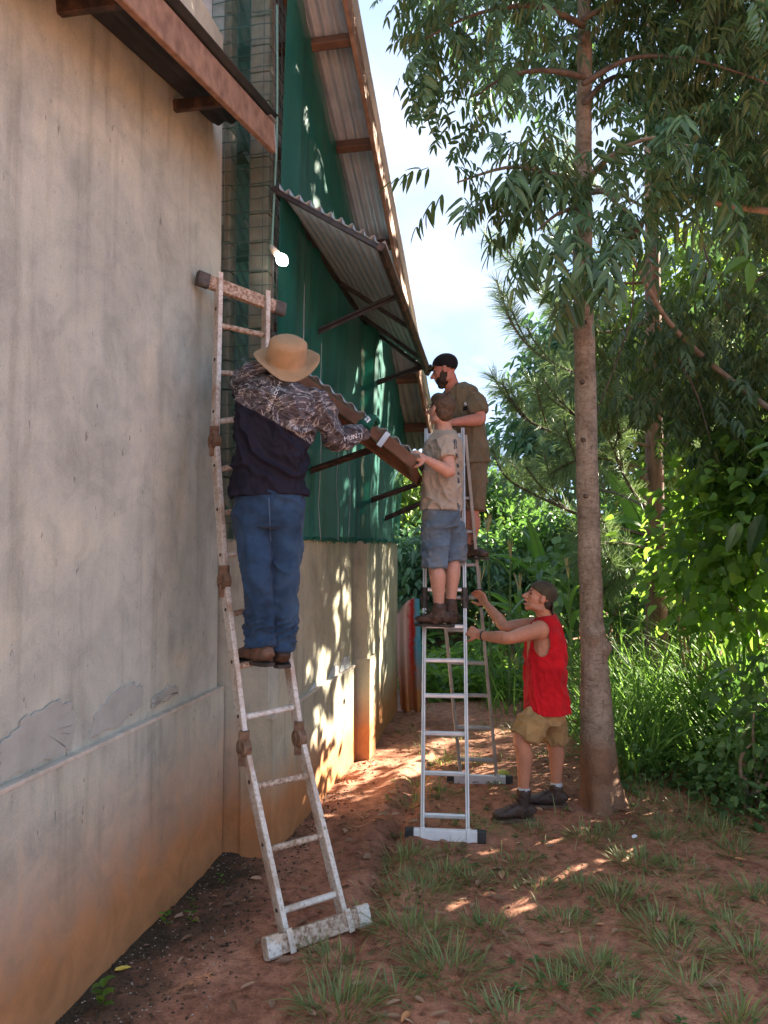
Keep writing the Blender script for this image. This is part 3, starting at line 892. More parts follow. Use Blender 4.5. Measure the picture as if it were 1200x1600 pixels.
# ------------------------------------------------------------------ awning panel the men are lifting
p_ni = at(450, 576, 4.70); p_no = at(646, 724, 4.98); 
al = (D2 * 0.62 + Vector((-0.035, 0, -0.055)))
p_fi, p_fo = p_ni + al, p_no + al
pnl_n = (p_no - p_ni).cross(al).normalized(); pnl_n = pnl_n if pnl_n.z > 0 else -pnl_n
pc = (p_ni + p_fo) / 2
pan = thing('awning_panel', tuple(pc), 'tin awning panel with brown timber frame being lifted by the men', 'awning panel')
brk = p_ni.lerp(p_no, 0.76)
mb = MB(); mb.beam(p_ni, brk, 0.035, 0.062, up=pnl_n); mb.build('frame_board', m_wood, pan)
mb = MB(); mb.beam(brk + pnl_n * 0.006 - al.normalized() * 0.022, p_no - al.normalized() * 0.022, 0.05, 0.078, up=pnl_n); mb.build('frame_board', m_wood, pan)
mb = MB(); mb.beam(p_fi - pnl_n * 0.02, p_fo - pnl_n * 0.02, 0.035, 0.075, up=pnl_n); mb.build('frame_board', m_wood_pale, pan)
mb = MB(); mb.beam(p_fi.lerp(p_ni, .3) - pnl_n * 0.03, p_fo.lerp(p_no, .3) - pnl_n * 0.03, 0.03, 0.05, up=pnl_n); mb.build('frame_board', m_wood, pan)
for f in (0.02, 0.98):
    mb = MB(); mb.beam(p_ni.lerp(p_no, f) - pnl_n * 0.01, p_fi.lerp(p_fo, f) - pnl_n * 0.03, 0.035, 0.06, up=pnl_n); mb.build('frame_board', m_wood, pan)
corrugated('roof_sheet', p_ni + pnl_n * 0.058 - al * 0.03, p_no + pnl_n * 0.058 - al * 0.03, p_fi + pnl_n * 0.05, p_fo + pnl_n * 0.05, 11, 0.012, m_zinc_awn, pan, rows=2)
mb = MB(); q = brk - al.normalized() * 0.052; mb.beam(q - pnl_n * 0.05, q + pnl_n * 0.055, 0.035, 0.003, up=al); mb.build('tin_strap', m_zinc, pan)

# ------------------------------------------------------------------ people
def skin_mat(name, c):
    m, n, l, b, out = mat_new(name)
    f = node_noise(n, l, 9, 4, 0.6); f2 = node_noise(n, l, 60, 3, 0.6)
    cc = node_ramp(n, l, f, [(0.3, tuple(x * 0.85 for x in c)), (0.7, (c[0] * 1.12, c[1] * 1.05, c[2] * 1.02))])
    cc = node_mix(n, l, 0.3, cc, node_ramp(n, l, f2, [(0.35, (0.75, 0.68, 0.66)), (0.6, (1.05, 1.04, 1.03))]), 'MULTIPLY')
    l.new(cc, b.inputs['Base Color']); b.inputs['Roughness'].default_value = 0.5; b.inputs['Specular IOR Level'].default_value = 0.4
    b.inputs['Subsurface Weight'].default_value = 0.08; b.inputs['Subsurface Radius'].default_value = (0.012, 0.004, 0.002)
    node_bump(n, l, b, f2, 0.15, 0.002)
    return m

def cloth(name, c, var=0.25, bump=0.35, weave=350, rough=0.9, wear=None):
    m, n, l, b, out = mat_new(name)
    f = node_noise(n, l, 6, 5, 0.6, dist=0.6); w = node_noise(n, l, weave, 2, 0.5)
    cc = node_ramp(n, l, f, [(0.3, tuple(x * (1 - var) for x in c)), (0.7, tuple(min(1, x * (1 + var)) for x in c))])
    if wear:
        f2 = node_noise(n, l, 3.5, 4, 0.6)
        cc = node_mix(n, l, node_ramp(n, l, f2, [(0.48, (0, 0, 0)), (0.72, (0.8, 0.8, 0.8))]), cc, wear)
    l.new(cc, b.inputs['Base Color']); b.inputs['Roughness'].default_value = rough; b.inputs['Specular IOR Level'].default_value = 0.15
    b.inputs['Sheen Weight'].default_value = 0.08
    wr = node_noise(n, l, 22, 3, 0.6, dist=1.0)
    node_bump(n, l, b, node_mix(n, l, 0.25, wr, w), bump, 0.008)
    return m

sk_red = skin_mat('tanned_skin', (0.46, 0.215, 0.13))
sk_pink = skin_mat('sunburnt_skin', (0.50, 0.225, 0.165))
sk_pale = skin_mat('fair_skin', (0.52, 0.285, 0.205))
m_hair_brown = proc('brown_hair', (0.055, 0.032, 0.018), (0.12, 0.07, 0.038), 60, 0.6, bump=0.6, bscale=160)
m_beard = proc('dark_beard', (0.022, 0.014, 0.010), (0.06, 0.036, 0.024), 60, 0.7, bump=0.6, bscale=200)
m_eye = proc('eye', (0.03, 0.02, 0.015), (0.05, 0.035, 0.03), 50, 0.2, bump=0)
m_boot = proc('brown_leather', (0.045, 0.026, 0.018), (0.10, 0.058, 0.038), 14, 0.6, bump=0.4, bscale=60)
m_boot_tan = proc('scuffed_tan_leather', (0.085, 0.050, 0.034), (0.19, 0.115, 0.078), 12, 0.7, bump=0.4, bscale=60)
m_boot_dark = proc('dark_leather', (0.030, 0.017, 0.013), (0.070, 0.040, 0.030), 14, 0.55, bump=0.4, bscale=60)
m_sole = proc('dusty_sole', (0.07, 0.042, 0.028), (0.17, 0.11, 0.075), 16, 0.85, bump=0.3)
m_sole_dark = proc('dark_sole', (0.03, 0.025, 0.02), (0.075, 0.055, 0.042), 16, 0.85, bump=0.3)
m_sock_grey = cloth('grey_sock', (0.42, 0.43, 0.44), 0.1)
m_sock_black = cloth('black_sock', (0.015, 0.015, 0.017), 0.2)
m_red = cloth('red_jersey', (0.46, 0.009, 0.014), 0.25)
m_khaki = cloth('khaki_cotton', (0.33, 0.205, 0.085), 0.25, wear=(0.22, 0.14, 0.07))
m_sand_tee = cloth('sand_cotton', (0.37, 0.305, 0.235), 0.12)
m_olive_tee = cloth('olive_cotton', (0.155, 0.125, 0.078), 0.15)
m_olive_short = cloth('olive_brown_cotton', (0.17, 0.125, 0.075), 0.2)
m_denim = cloth('blue_denim', (0.022, 0.050, 0.098), 0.4, 0.5, 500, wear=(0.058, 0.105, 0.17))
m_denim_seam = cloth('denim_seam', (0.07, 0.12, 0.2), 0.2)
m_denim_grey = cloth('faded_denim', (0.105, 0.150, 0.195), 0.3, 0.5, 500, wear=(0.19, 0.19, 0.175))
m_hat = cloth('tan_canvas', (0.34, 0.22, 0.12), 0.16, 0.35)
m_capblack = cloth('black_cotton', (0.014, 0.014, 0.017), 0.2)
m_capolive = cloth('olive_camo_cap', (0.085, 0.068, 0.042), 0.55, wear=(0.022, 0.018, 0.014))
m_glove = cloth('dark_green_glove', (0.006, 0.07, 0.045), 0.25, 0.5, 200)
m_print_white = proc('white_print', (0.62, 0.63, 0.64), (0.75, 0.75, 0.75), 20, 0.8, bump=0)
m_print_dark = proc('dark_print', (0.04, 0.045, 0.055), (0.07, 0.075, 0.085), 20, 0.8, bump=0)
m_belt = proc('brown_belt', (0.035, 0.022, 0.016), (0.075, 0.05, 0.035), 20, 0.6, bump=0.2)
m_band = proc('black_band', (0.015, 0.015, 0.015), (0.03, 0.03, 0.03), 20, 0.6, bump=0)

def head(mb, c, f, u, H=0.235, smile=0.0):
    f = f.normalized(); u = (u - f * u.dot(f)).normalized(); r = f.cross(u)
    E = lambda du, df, dr, ar, af, au, nu=14: mb.ell(c + u * du * H + f * df * H + r * dr * H, r * ar * H, f * af * H, u * au * H, nu)
    E(0.16, -0.05, 0, 0.325, 0.40, 0.345)
    E(-0.06, 0.10, 0, 0.270, 0.27, 0.34)
    E(-0.30, 0.10, 0, 0.235, 0.23, 0.14)
    E(-0.40, 0.235, 0, 0.10, 0.09, 0.075)
    E(0.085, 0.315, 0, 0.20, 0.055, 0.045)
    for s in (-1, 1):
        E(-0.06, 0.25, 0.15 * s, 0.085, 0.085, 0.075)
        E(-0.02, -0.03, 0.335 * s, 0.035, 0.085, 0.125)
        E(-0.30, -0.02, 0.20 * s, 0.06, 0.17, 0.10)
    mb.tube([c + u * 0.05 * H + f * 0.34 * H, c - u * 0.04 * H + f * 0.42 * H, c - u * 0.115 * H + f * 0.475 * H], [0.035 * H, 0.045 * H, 0.058 * H], n=10)
    for s in (-1, 1): E(-0.125, 0.40, 0.06 * s, 0.04, 0.05, 0.035, 10)
    E(-0.215, 0.365, 0, 0.10, 0.055, 0.028); E(-0.285 - smile, 0.35, 0, 0.09, 0.055, 0.030)
    return f, u, r

def eyes(par, c, f, u, H=0.235):
    r = f.cross(u)
    for s in (-1, 1):
        mb = MB(); mb.ell(c + u * 0.03 * H + f * 0.325 * H + r * 0.145 * H * s, r * 0.055 * H, f * 0.03 * H, u * 0.022 * H, 10, 6)
        mb.build('eye', m_eye, par, smooth=True)
        mb = MB(); mb.tube([c + u * 0.105 * H + f * 0.365 * H + r * 0.06 * H * s, c + u * 0.125 * H + f * 0.335 * H + r * 0.21 * H * s], [0.018 * H, 0.012 * H], n=6)
        mb.build('eyebrow', m_beard, par, smooth=True)

def hand(mb, w, fd, pn, curl=(0.5, 0.7, 0.5), thumb_side=1, sc=1.0, grow=1.0, thumb_curl=0.5):
    """w wrist, fd direction of the fingers, pn palm normal (fingers curl that way)"""
    fd = fd.normalized(); pn = (pn - fd * pn.dot(fd)).normalized(); lat = fd.cross(pn) * thumb_side
    sc_ = 0.98 * sc
    # palm
    spec = [(w, lat, 0.026 * sc_ * grow, 0.019 * sc_ * grow), (w + fd * 0.03 * sc_, lat, 0.036 * sc_ * grow, 0.018 * sc_ * grow),
            (w + fd * 0.065 * sc_, lat, 0.042 * sc_ * grow, 0.016 * sc_ * grow), (w + fd * 0.092 * sc_, lat, 0.041 * sc_ * grow, 0.012 * sc_ * grow)]
    mb.rings(spec, 14, 2.6)
    for k, (o, L) in enumerate(((0.031, 0.078), (0.0105, 0.088), (-0.0105, 0.082), (-0.031, 0.064))):
        p = w + fd * (0.085 - abs(o) * 0.12) * sc_ + lat * o * sc_
        d = (fd + lat * o * 1.5).normalized(); pts = [p - d * 0.012]; a = 0
        for s, (fr, cu) in enumerate(zip((0.45, 0.31, 0.24), curl)):
            a += cu + 0.06 * k * (s == 0)
            dd = d * math.cos(a) + pn * math.sin(a)
            pts.append(pts[-1] + dd * L * fr * sc_ + (dd * 0.012 if s == 0 else Vector()))
        mb.tube(pts, [0.0098 * sc_ * grow, 0.0092 * sc_ * grow, 0.0085 * sc_ * grow, 0.007 * sc_ * grow], n=8, sub=2)
    p = w + fd * 0.022 * sc_ + lat * 0.026 * sc_
    d0 = (fd * 0.55 + lat * 0.75 + pn * 0.30).normalized(); d1 = (d0 + fd * thumb_curl + pn * thumb_curl * 0.8 - lat * thumb_curl * 0.5).normalized()
    mb.tube([p, p + d0 * 0.038 * sc_, p + d0 * 0.038 * sc_ + d1 * 0.03 * sc_, p + d0 * 0.038 * sc_ + (d1 * 1.0 + pn * 0.15).normalized() * 0.056 * sc_],
            [0.014 * sc_ * grow, 0.0118 * sc_ * grow, 0.0105 * sc_ * grow, 0.008 * sc_ * grow], n=8, sub=2)

def arm(mb, s, e, w, k=1.0):
    mb.tube([s, s.lerp(e, 0.3), s.lerp(e, 0.62), e, e.lerp(w, 0.28), e.lerp(w, 0.65), w], [0.058 * k, 0.056 * k, 0.050 * k, 0.042 * k, 0.045 * k, 0.036 * k, 0.027 * k], n=14, sub=3)

def leg(mb, h, kn, an, back, k=1.0):
    mb.tube([h, h.lerp(kn, 0.45), kn, kn.lerp(an, 0.3) + back * 0.018, kn.lerp(an, 0.62) + back * 0.010, an], [0.066 * k, 0.074 * k, 0.056 * k, 0.060 * k, 0.048 * k, 0.037 * k], n=16, sub=3)

def boot(parent, ankle, sole_z, toe_dir, mat, msole, length=0.27, width=0.10, top=0.10, lace=True, heelx=0.075):
    d = Vector((toe_dir[0], toe_dir[1], 0)).normalized(); sd = Vector((d.y, -d.x, 0))
    base = Vector((ankle.x, ankle.y, sole_z)); h = max(ankle.z - sole_z, 0.06)
    bt = thing_mesh = None
    mb = MB()
    mb.tube([base + Z * (h + top * 0.45), base + Z * h, base + Z * 0.055 + d * 0.015], [0.051, 0.049, 0.05], n=14, sub=2)
    hl = base - d * heelx; tp = hl + d * length
    spec = []
    for t, wd, ht in ((0.0, 0.55, 0.055), (0.06, 0.72, 0.085), (0.25, 0.78, 0.10), (0.42, 0.80, 0.098), (0.58, 0.92, 0.078), (0.75, 1.0, 0.058), (0.9, 0.86, 0.048), (1.0, 0.5, 0.034)):
        spec.append((hl + d * length * t + Z * (0.022 + ht / 2), sd, width / 2 * wd, ht / 2))
    mb.rings(spec, 16, 2.5)
    me = remeshed(mb, 0.006, 3)
    displace(me, lambda c: folds(c, 26, 0.0022, 3.0, (sd.x, sd.y, 0.2), 3))
    bo = link('boot', me, mat, parent)
    mb = MB(); pr = []
    for t, wd in ((-0.02, 0.5), (0.05, 0.84), (0.25, 0.86), (0.42, 0.84), (0.58, 0.98), (0.75, 1.06), (0.92, 0.88), (1.02, 0.5)):
        pr.append((t, wd))
    top_, bot = [], []
    for t, wd in pr: top_.append((t, wd))
    outl = [hl + d * length * t + sd * width / 2 * wd for t, wd in pr] + [hl + d * length * t - sd * width / 2 * wd for t, wd in reversed(pr)]
    mb.loft([[Vector((p.x, p.y, sole_z)) for p in outl], [Vector((p.x, p.y, sole_z + 0.017)) for p in outl]])
    mb.build('sole', msole, bo)
    if lace:
        mb = MB()
        for k in range(5):
            c = base + d * (0.055 + 0.018 * k) + Z * (0.145 - 0.020 * k)
            mb.tube([c - sd * 0.03, c + Z * 0.004 + d * 0.004, c + sd * 0.03 - Z * 0.006], [0.004] * 3, n=6)
        mb.build('laces', m_band, bo)
    return bo

def project_text(txt, fn, mat, name, parent, flipx=False):
    """lay flat lettering on a cloth surface; fn maps text units to a surface point"""
    cu = bpy.data.curves.new('lettering', 'FONT'); cu.body = txt; cu.size = 1.0; cu.align_x = 'LEFT'; cu.resolution_u = 2
    o = bpy.data.objects.new('lettering', cu); COL.objects.link(o)
    dg = bpy.context.evaluated_depsgraph_get(); me = bpy.data.meshes.new_from_object(o.evaluated_get(dg)); bpy.data.objects.remove(o)
    w = max(v.co.x for v in me.vertices)
    pts = [fn(v.co.x / w, v.co.y) for v in me.vertices]
    if any(p is None for p in pts):
        ok = [p for p in pts if p is not None]
        if not ok: return None
        pts = [p if p is not None else ok[0] for p in pts]
    for v, p in zip(me.vertices, pts): v.co = p
    me.update()
    return link(name, me, mat, parent)

def surf(bvh, px, py, lift=0.004):
    d = ray(px, py).normalized(); hit = bvh.ray_cast(EYE, d)
    if hit[0] is None: return None
    return hit[0] - d * lift

def bvh_of(me):
    return BVHTree.FromPolygons([v.co[:] for v in me.vertices], [p.vertices[:] for p in me.polygons])

def patch_on(bvh, quad, name, mat, parent, n=6, lift=0.005):
    """small sewn-on piece following the cloth, outline given by four picture points"""
    a, b_, c, d = [Vector((*q, 0)) for q in quad]; vs = []; 
    for j in range(n + 1):
        for i in range(n + 1):
            p = a.lerp(b_, i / n).lerp(d.lerp(c, i / n), j / n); s = surf(bvh, p.x, p.y, lift if 0 < i < n and 0 < j < n else 0.0005)
            if s is None: return None
            vs.append(s)
    f = [(j * (n + 1) + i, j * (n + 1) + i + 1, (j + 1) * (n + 1) + i + 1, (j + 1) * (n + 1) + i) for j in range(n) for i in range(n)]
    mb = MB(); mb.add(vs, f); return mb.build(name, mat, parent, smooth=True)

X_ = Vector((1, 0, 0)); Y_ = Vector((0, 1, 0))

# ---- man in the sun hat on the old ladder
def man_hat():
    D = 4.06
    p = thing('person', tuple(at(412, 1035, 4.08)), 'man in tan sun hat and blue jeans standing on the rusty ladder', 'person')
    shl, shr = at(396, 590, 4.12), at(494, 632, 4.08)
    shax = (shr - shl).normalized()
    mb = MB()
    f, u = Vector((0.35, 0.90, -0.25)), Vector((0.30, 0.25, 0.95))
    hc = at(448, 573, 4.12)
    head(mb, hc, f, u)
    mb.tube([hc - u * 0.06, at(445, 600, 4.08), at(440, 620, 4.07)], [0.06, 0.062, 0.07], n=12, sub=2)
    mb.rings([(at(420, 790, D), X_, .15, .11), (at(420, 740, D), X_, .16, .11), (at(430, 680, D), X_, .17, .115), (at(438, 635, D), shax, .18, .11), (at(444, 603, D), shax, .12, .08)], 16)
    el, er = at(384, 610, 4.36), at(527, 684, 4.17)
    wl_, wr = at(432, 600, 4.62), at(568, 674, 4.50)
    arm(mb, shl, el, wl_); arm(mb, shr, er, wr)
    gd = (at(577, 648, 4.60) - wr)
    hand(mb, wl_, at(470, 590, 4.66) - wl_, Vector((0.2, 0.6, -0.6)), (0.6, 0.8, 0.5), 1)
    leg(mb, at(393, 800, 4.06), at(399, 885, 4.00), at(406, 1005, 4.03), Vector((0, -1, 0)))
    leg(mb, at(447, 800, 4.06), at(446, 885, 4.06), at(441, 1010, 4.12), Vector((0, -1, 0)))
    link('body', remeshed(mb, 0.0055, 2), sk_pink, p)
    # gloved right hand gripping the board
    mb = MB(); mb.tube([wr - (wr - er).normalized() * 0.02, wr + gd * 0.12], [0.040, 0.036], n=12)
    hand(mb, wr + Vector((0, -0.05, 0)), gd, Vector((0.55, 0.5, -0.6)), (0.45, 0.7, 0.6), 1, 1.15, 1.5)
    gm = remeshed(mb, 0.005, 2); displace(gm, lambda c: folds(c, 40, 0.002, 1.0)); go = link('glove', gm, m_glove, p)
    bv = bvh_of(gm); patch_on(bv, [(569, 655), (575, 649), (580, 655), (574, 661)], 'glove_emblem', m_print_white, go, 3, 0.002)
    # shirt
    mb = MB()
    mb.rings([(at(419, 776, D), Vector((1, .05, -.18)), .198, .155), (at(418, 745, D), X_, .188, .140), (at(423, 705, D), Vector((1, 0, -.05)), .190, .132), (at(431, 660, D), Vector((1, .05, -.2)), .203, .135),
              (at(437, 625, D), shax, .215, .145), (at(441, 606, D), shax, .175, .105), (at(445, 594, D), shax, .085, .08)], 24, 2.5)
    mb.tube([shl, shl.lerp(el, .5), el, el.lerp(wl_, .5), wl_], [.088, .078, .068, .06, .048], n=16, sub=3)
    mb.tube([shr - shax * 0.03, shr.lerp(er, .35), shr.lerp(er, .7), er + Vector((0, 0, -0.012)), er.lerp(wr, .4), er.lerp(wr, .75), wr], [.084, .078, .070, .068, .060, .050, .043], n=16, sub=3)
    me = remeshed(mb, 0.0075, 5)
    dg1 = (0.75, 0.1, -0.65)
    displace(me, lambda c: folds(c, 9, 0.016, 2.0, dg1, 5) + folds(c, 22, 0.0045, 4.0, (0.6, 0, -.8), 3) * 1.0, True)
    # camouflage yoke: a printed pattern above a slanting line across the back
    m, n, l, b, out = mat_new('camouflage_jersey')
    g = n.new('ShaderNodeNewGeometry'); pos = g.outputs['Position']
    A1, A2 = at(372, 628, 3.92), at(482, 690, 3.92)
    nv_ = (A2 - A1).cross(Y_); nv_ = nv_ if nv_.z > 0 else -nv_; nv_.normalize()
    # the chosen yoke line, then everything towards the sleeve's end counts as yoke too
    dp = n.new('ShaderNodeVectorMath'); dp.operation = 'DOT_PRODUCT'; dp.inputs[1].default_value = nv_; l.new(pos, dp.inputs[0])
    k1 = n.new('ShaderNodeMath'); k1.operation = 'SUBTRACT'; l.new(dp.outputs['Value'], k1.inputs[0]); k1.inputs[1].default_value = nv_.dot(A1)
    sx = n.new('ShaderNodeSeparateXYZ'); l.new(pos, sx.inputs[0])
    k2 = n.new('ShaderNodeMath'); k2.operation = 'SUBTRACT'; l.new(sx.outputs['X'], k2.inputs[0]); k2.inputs[1].default_value = at(492, 680, 4.08).x
    mxm = n.new('ShaderNodeMath'); mxm.operation = 'MAXIMUM'; l.new(k1.outputs[0], mxm.inputs[0]); l.new(k2.outputs[0], mxm.inputs[1])
    yk = node_ramp(n, l, mxm.outputs[0], [(0.0, (0, 0, 0)), (0.006, (1, 1, 1))])
    w1 = node_noise(n, l, 5.2, 5, 0.62, vec=pos, stretch=(0.8, 0.8, 1.5), dist=2.2)
    w2 = node_noise(n, l, 8, 5, 0.65, vec=pos, stretch=(0.7, 0.7, 1.6), dist=2.3)
    ln = node_ramp(n, l, w1, [(0.462, (0, 0, 0)), (0.487, (0.9, 0.9, 0.9)), (0.512, (0, 0, 0))])
    base = node_ramp(n, l, w2, [(0.36, (0.018, 0.016, 0.020)), (0.46, (0.06, 0.052, 0.058)), (0.55, (0.11, 0.098, 0.105)), (0.64, (0.035, 0.03, 0.036))])
    camo = node_mix(n, l, ln, base, (0.46, 0.45, 0.44))
    l.new(node_mix(n, l, yk, (0.011, 0.010, 0.020), camo), b.inputs['Base Color']); b.inputs['Roughness'].default_value = 0.75; b.inputs['Specular IOR Level'].default_value = 0.2
    node_bump(n, l, b, node_noise(n, l, 30, 3, 0.6, vec=pos, dist=1), 0.25, 0.006)
    so = link('shirt', me, m, p)
    bv = bvh_of(me)
    a, e = Vector((422, 642)), Vector((437, 598))
    a, e = Vector((421, 643)), Vector((441, 598))
    dirx = e - a; per = Vector((-dirx.y, dirx.x)).normalized()
    per = per if per.y < 0 else -per
    project_text('DNASCOM', lambda x, y: surf(bv, a.x + dirx.x * x - 8 * y * 0.95, a.y + dirx.y * x - 8 * y * 0.4), m_print_white, 'lettering', so)
    a2, e2 = Vector((538, 689)), Vector((566, 683))
    project_text('HUNTI', lambda x, y: surf(bv, a2.x + (e2.x - a2.x) * x - y * 1.5, a2.y + (e2.y - a2.y) * x - 10 * y), m_print_white, 'lettering', so)
    # jeans
    mb = MB()
    mb.rings([(at(419, 760, D), Vector((1, 0, -.16)), .174, .125), (at(420, 780, D), Vector((1, 0, -.1)), .184, .138), (at(420, 800, D), X_, .19, .145), (at(420, 826, D), X_, .186, .13)], 24, 2.5)
    mb.tube([at(393, 815, 4.05), at(397, 850, 4.02), at(401, 890, 3.99), at(403, 930, 4.01), at(406, 985, 4.03), at(407, 1010, 4.03)], [.095, .086, .074, .072, .071, .078], n=20, sub=3, dome=False)
    mb.tube([at(447, 815, 4.06), at(448, 850, 4.05), at(446, 890, 4.05), at(444, 930, 4.07), at(444, 985, 4.10), at(441, 1014, 4.11)], [.095, .084, .071, .069, .069, .072], n=20, sub=3, dome=False)
    me = remeshed(mb, 0.0075, 3)
    zk = at(0, 985, 4.03).z
    displace(me, lambda c: folds(c, 8, 0.007, 7.0, (0.6, 0.2, -.75), 4) + folds(c, 20, 0.006, 1.0, (0.9, 0, .3), 4) * (0.4 + 1.6 * np.exp(-((c[:, 2] - zk) / 0.09) ** 2)))
    jo = link('jeans', me, m_denim, p)
    bv = bvh_of(me)
    patch_on(bv, [(370, 800), (406, 804), (402, 838), (374, 834)], 'pocket', m_denim, jo)
    patch_on(bv, [(436, 804), (469, 800), (466, 834), (440, 838)], 'pocket', m_denim, jo)
    for q in ([(419, 778), (421, 778), (424, 846), (422, 846)], [(362, 770), (476, 776), (476, 779), (362, 773)]): patch_on(bv, q, 'seam', m_denim_seam, jo, 8, 0.003)
    mb = MB(); mb.rings([(at(419, 758, D), Vector((1, 0, -.16)), .180, .130), (at(419, 770, D), Vector((1, 0, -.16)), .184, .136)], 28, 2.5); mb.build('belt', m_belt, jo, smooth=True)
    for x in (381, 425):
        patch = patch_on(bv, [(x - 2, 752), (x + 2, 752), (x + 2, 776), (x - 2, 776)], 'belt_loop', m_denim_seam, jo, 2, 0.012)
    td = Vector((-0.72, 0.69, 0))
    boot(p, at(408, 1010, 4.05), at(400, 1039, 4.05).z, td, m_boot_tan, m_sole_dark, 0.285, 0.105, 0.06, False)
    boot(p, at(440, 1012, 4.13), at(440, 1041, 4.13).z, Vector((-0.25, 0.97, 0)), m_boot, m_sole_dark, 0.285, 0.105, 0.06, False)
    # hat
    f = f.normalized(); hu = Vector((0.14, -0.62, 0.77)).normalized(); hr = Vector((0.95, 0.05, -.12)); hr = (hr - hu * hr.dot(hu)).normalized(); hf = hu.cross(hr)
    cb = at(448, 562, 4.06)
    NR = 40; prof = [(0.0, 0.128), (0.045, 0.127), (0.078, 0.114), (0.094, 0.098), (0.099, 0.088), (0.101, 0.060), (0.104, 0.020), (0.107, 0.0), (0.125, -0.006), (0.150, -0.008), (0.172, -0.008), (0.176, -0.011)]
    vs = []; 
    for inner in (0, 1):
        for rr, hh_ in prof:
            for i in range(NR):
                an = 2 * math.pi * i / NR
                wav = 0.018 * math.sin(2 * an + 0.6) + 0.010 * math.sin(3 * an + 2)
                bf = max(0, (rr - 0.107) / 0.07)
                dent = -0.012 * math.exp(-((rr - 0.03) / 0.03) ** 2)
                vs.append(cb + hr * math.cos(an) * rr * (1 - 0.006 * inner) * 1.0 + hf * math.sin(an) * rr * 1.06 + hu * (hh_ + dent + wav * bf + 0.022 * bf * abs(math.cos(an)) - inner * 0.004))
    mb = MB(); fs = []; K = len(prof)
    for s in (0, 1):
        for k in range(K - 1):
            for i in range(NR):
                j = (i + 1) % NR; q = (s * K * NR + k * NR + i, s * K * NR + k * NR + j, s * K * NR + (k + 1) * NR + j, s * K * NR + (k + 1) * NR + i)
                fs.append(q if s else q[::-1])
    for i in range(NR):
        j = (i + 1) % NR; fs.append(((K - 1) * NR + i, (K - 1) * NR + j, (2 * K - 1) * NR + j, (2 * K - 1) * NR + i))
    mb.add(vs, fs); hm = mb.mesh('hat', True)
    displace(hm, lambda c: 0.012 * (fbm(c * 13, 2) - 0.5) + folds(c, 11, 0.004, 5.0))
    ho = link('sun_hat', hm, m_hat, p)
    mb = MB(); rg = []
    for hh_, rr in ((0.004, 0.1085), (0.030, 0.1055)):
        rg.append([cb + hr * math.cos(2 * math.pi * i / NR) * rr + hf * math.sin(2 * math.pi * i / NR) * rr * 1.06 + hu * hh_ for i in range(NR)])
    mb.loft(rg, cap=False); mb.build('hat_band', m_hat, ho, smooth=True)
man_hat()

